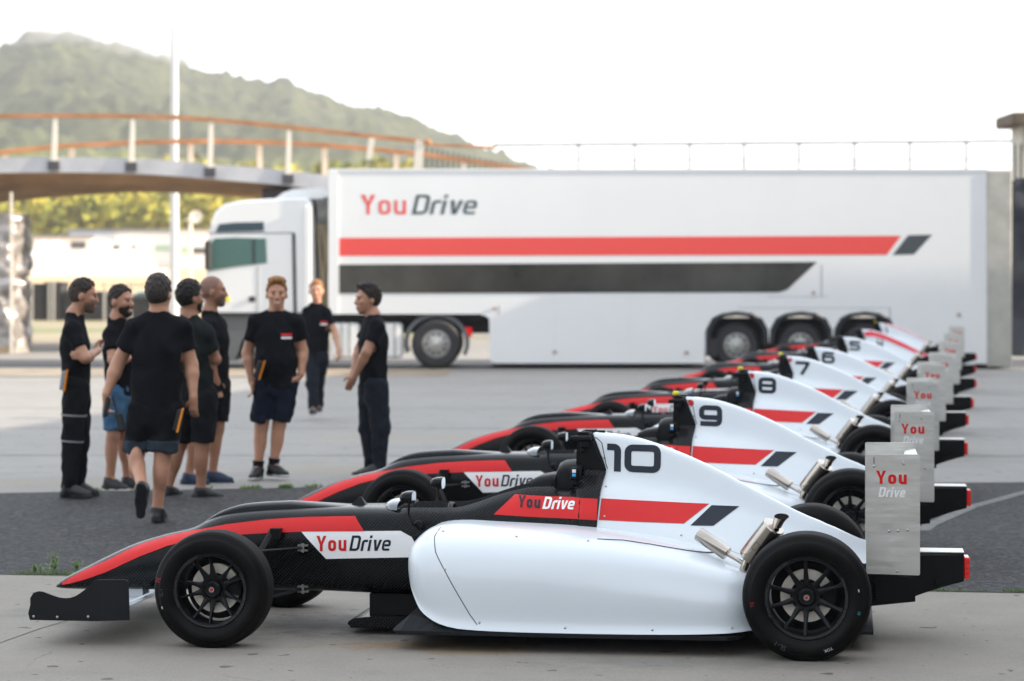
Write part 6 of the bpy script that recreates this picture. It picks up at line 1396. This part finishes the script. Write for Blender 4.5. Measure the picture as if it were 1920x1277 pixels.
# 3 man walking away
person(dict(label='broad man in black t-shirt walking away from the camera, one shoe sole showing', at=ground_at(293, 17.1), face=4, hface=14, skin=SK3, hair=HR4, side=HR4, side_z=-.02, lift=.010, legs='shorts', pants=SHORT, panel=GRN, shirt=BLK, shoe=SHB, hem=-.03, bulk=1.17, short=.92, sleeve=.60,
  toe_r=(.15, 1, 0), toe_l=(-.05, .30, -1), sole_l=(0, -1, -.30), curl_l=.65, curl_r=.35, thumb_l=(.3, 1, 0), thumb_r=(-1, .3, 0),
  J=JW(*c5, 17.1, dict(head=(557, 133, 0), neck=(557, 218, 0), sl=(440, 272, 0), sr=(672, 278, 0), el=(358, 470, .02), wl=(305, 610, -.04), dl=(300, 690, -.02), er=(712, 470, .03), wr=(722, 625, -.03), dr=(722, 720, .0),
    hl=(486, 680, 0), hr=(600, 680, 0), kl=(446, 905, .06), kr=(576, 905, 0), al=(478, 1062, -.30), ar=(549, 1158, .02)))))
# 4 dark haired man seen from behind
person(dict(label='dark haired man in faded black t-shirt seen from behind, right of the walking man', at=ground_at(365, 19.3), face=40, hface=50, skin=SK2, hair=HR2, side=HR2, side_z=-.02, lift=.012, beard=1, legs='shorts', pants=SHORT, shirt=BLK2, shoe=SHB, hem=-.03, bulk=1.08, short=.92,
  toe_r=(1, .3, 0), toe_l=(.5, .9, 0), curl_l=.5, curl_r=.5, sleeve=.66,
  J=JW(*c5, 19.3, dict(head=(708, 150, 0), neck=(702, 232, 0), sl=(655, 285, .06), sr=(785, 300, -.10), el=(650, 430, .22), wl=(720, 455, .34), dl=(780, 440, .36), er=(828, 445, -.02), wr=(790, 440, .24), dr=(730, 425, .34),
    hl=(690, 620, .05), hr=(775, 620, -.05), kl=(660, 850, .12), kr=(766, 860, -.05), al=(600, 1055, .1), ar=(757, 1062, -.04)))))
# 5 bald man, profile to the right
person(dict(label='bald man in profile facing right, navy shoes, in front of the cab', at=ground_at(390, 20.6), face=70, hface=82, skin=SK2, hair=HR1, hairstyle=0, stubble_head=1, beard=2, legs='shorts', pants=SHORT, shirt=BLK, shoe=SHN, sole=SHN, hem=-.03, bulk=1.0, short=.82, logo=1,
  toe_l=(1, -.1, 0), toe_r=(1, -.25, 0), curl_l=.4, curl_r=.4,
  J=JW(*c5, 20.6, dict(head=(818, 120, 0), neck=(800, 210, 0), sl=(850, 268, .12), sr=(795, 272, -.12), el=(850, 430, .14), wl=(860, 540, .10), dl=(862, 600, .1), er=(800, 430, -.18), wr=(830, 540, -.15), dr=(840, 600, -.12),
    hl=(850, 560, .08), hr=(812, 560, -.08), kl=(838, 780, .08), kr=(740, 790, -.1), al=(812, 985, .08), ar=(700, 995, -.1)))))
# 6 sandy haired man facing us
person(dict(label='sandy haired man in navy shorts and black socks facing the camera', at=ground_at(503, 21.0), face=178, hface=172, skin=SK3, hair=HR3, side=FADES, lift=.010, quiff=1, smile=1, legs='shorts', pants=NAVY, shirt=BLK, shoe=SHB, sole=SHW, hem=-.07, bulk=1.15, belly=1, short=.90, logo=1, sock=.18,
  toe_r=(-.25, -1, 0), toe_l=(.75, -.65, 0), curl_l=.6, curl_r=.4, thumb_r=(.3, -1, 0), thumb_l=(-.3, -1, 0), sleeve=.60,
  J=JW(*c6, 21.0, dict(head=(385, 145, 0), neck=(382, 228, 0), sr=(272, 270, 0), sl=(490, 275, 0), er=(232, 450, .03), wr=(252, 585, -.03), dr=(262, 660, -.04), el=(520, 440, .04), wl=(512, 560, -.04), dl=(480, 610, -.02),
    hr=(335, 590, 0), hl=(435, 590, 0), kr=(305, 835, 0), kl=(398, 825, 0), ar=(288, 1048, 0), al=(368, 1035, 0)))))
# 7 far man walking towards us
person(dict(label='farthest man walking toward us in front of the cab, sun on his face', at=ground_at(593, 30.3), face=172, hface=178, skin=SK3, hair=HR3, side=FADES, lift=.006, legs='trousers', pants=DDEN, shirt=BLK, shoe=SHB, sole=SHW, hem=-.05, bulk=1.0, logo=1,
  toe_r=(-.05, -1, .15), toe_l=(.2, -1, 0), curl_l=.4, curl_r=.4, thumb_l=(-.3, -1, 0), thumb_r=(.3, -1, 0),
  J=JW(*c6, 30.3, dict(head=(592, 128, 0), neck=(592, 190, 0), sr=(540, 225, 0), sl=(645, 228, 0), er=(520, 340, .05), wr=(515, 430, .08), dr=(515, 475, .05), el=(688, 340, -.05), wl=(706, 430, -.22), dl=(712, 480, -.28),
    hr=(570, 470, 0), hl=(615, 470, 0), kr=(572, 600, -.12), kl=(602, 600, .12), ar=(575, 735, -.22), al=(602, 722, .22)))))
# 8 man in dark jeans facing left
person(dict(label='brown haired man in dark jeans with clasped hands facing left, rightmost', at=ground_at(705, 21.4), face=-115, hface=-112, skin=SK1, hair=HR1, side=HR1, side_z=.0, lift=.014, quiff=1, legs='trousers', pants=DDEN, shirt=BLK, shoe=SHB, hem=-.05, bulk=1.06, sleeve=.60,
  toe_l=(-1, -.4, 0), toe_r=(-1, .1, 0), curl_l=.5, curl_r=.45, thumb_l=(-1, 0, .3), thumb_r=(-1, 0, .3),
  J=JW(*c6, 21.4, dict(head=(858, 172, 0), neck=(888, 250, 0), sl=(908, 300, -.16), sr=(868, 285, .17), el=(852, 445, -.22), wl=(790, 570, -.12), dl=(768, 620, -.04), er=(815, 430, .2), wr=(782, 560, .06), dr=(765, 612, 0),
    hl=(905, 630, -.08), hr=(870, 630, .09), kl=(925, 835, -.08), kr=(862, 840, .10), al=(922, 1030, -.06), ar=(880, 1045, .10)))))

# things they carry
ORG = mat('orange_rubber', (.80, .27, .01), .5); GREY = mat('grey_plastic', (.25, .28, .30), .5)
def gadget(name, label, cat, px, py, Y, size, tilt, m1, m2=None, antenna=0):
    e = empty(name, tuple(P(px, py, Y))); tag(e, label, cat); w, d, h = size; Rm = Matrix.Rotation(R(tilt), 3, 'Y')
    mb = MB(); mb.bbox(-w/2, w/2, -d/2, d/2, -h/2, h/2, min(w, d)*.2)
    for v in mb.v: v[:] = Rm@v
    mb.build('case', m1, e, angle=30)
    if m2: mb = MB(); mb.bbox(w/2, w/2+.012, -d/2-.004, d/2+.004, -h/2-.01, h/2+.015, .003); mb.v = [Rm@v for v in mb.v]; mb.build('grip', m2, e, angle=30)
    if antenna: mb = MB(); mb.tube([Rm@Vector((-w*.2, 0, h/2)), Rm@Vector((-w*.2, 0, h/2+antenna))], .006, 8); mb.build('antenna', m1, e)
gadget('scanner', 'grey and orange handheld device clipped at the hip of the leftmost man', 'device', 80+97/2.555, 500+545/2.555, 19.02, (.035, .05, .15), 8, GREY, ORG)
gadget('phone', 'black phone in the left hand of the man walking away', 'phone', 80+308/2.555, 500+672/2.555, 17.06, (.03, .07, .145), 10, SHB)
gadget('walkie_talkie', 'black walkie talkie hanging at the left hip of the man walking away', 'radio', 80+373/2.555, 500+745/2.555, 17.05, (.05, .035, .13), -14, SHB, None, .13)
gadget('scanner', 'black and orange handheld device at the right hip of the man walking away', 'device', 80+644/2.555, 500+735/2.555, 17.0, (.03, .04, .15), 14, SHB, ORG)
gadget('scanner', 'black and orange handheld device in the pocket of the sandy haired man', 'device', 380+290/2.775, 500+535/2.775, 20.78, (.05, .04, .15), 17, SHB, ORG)
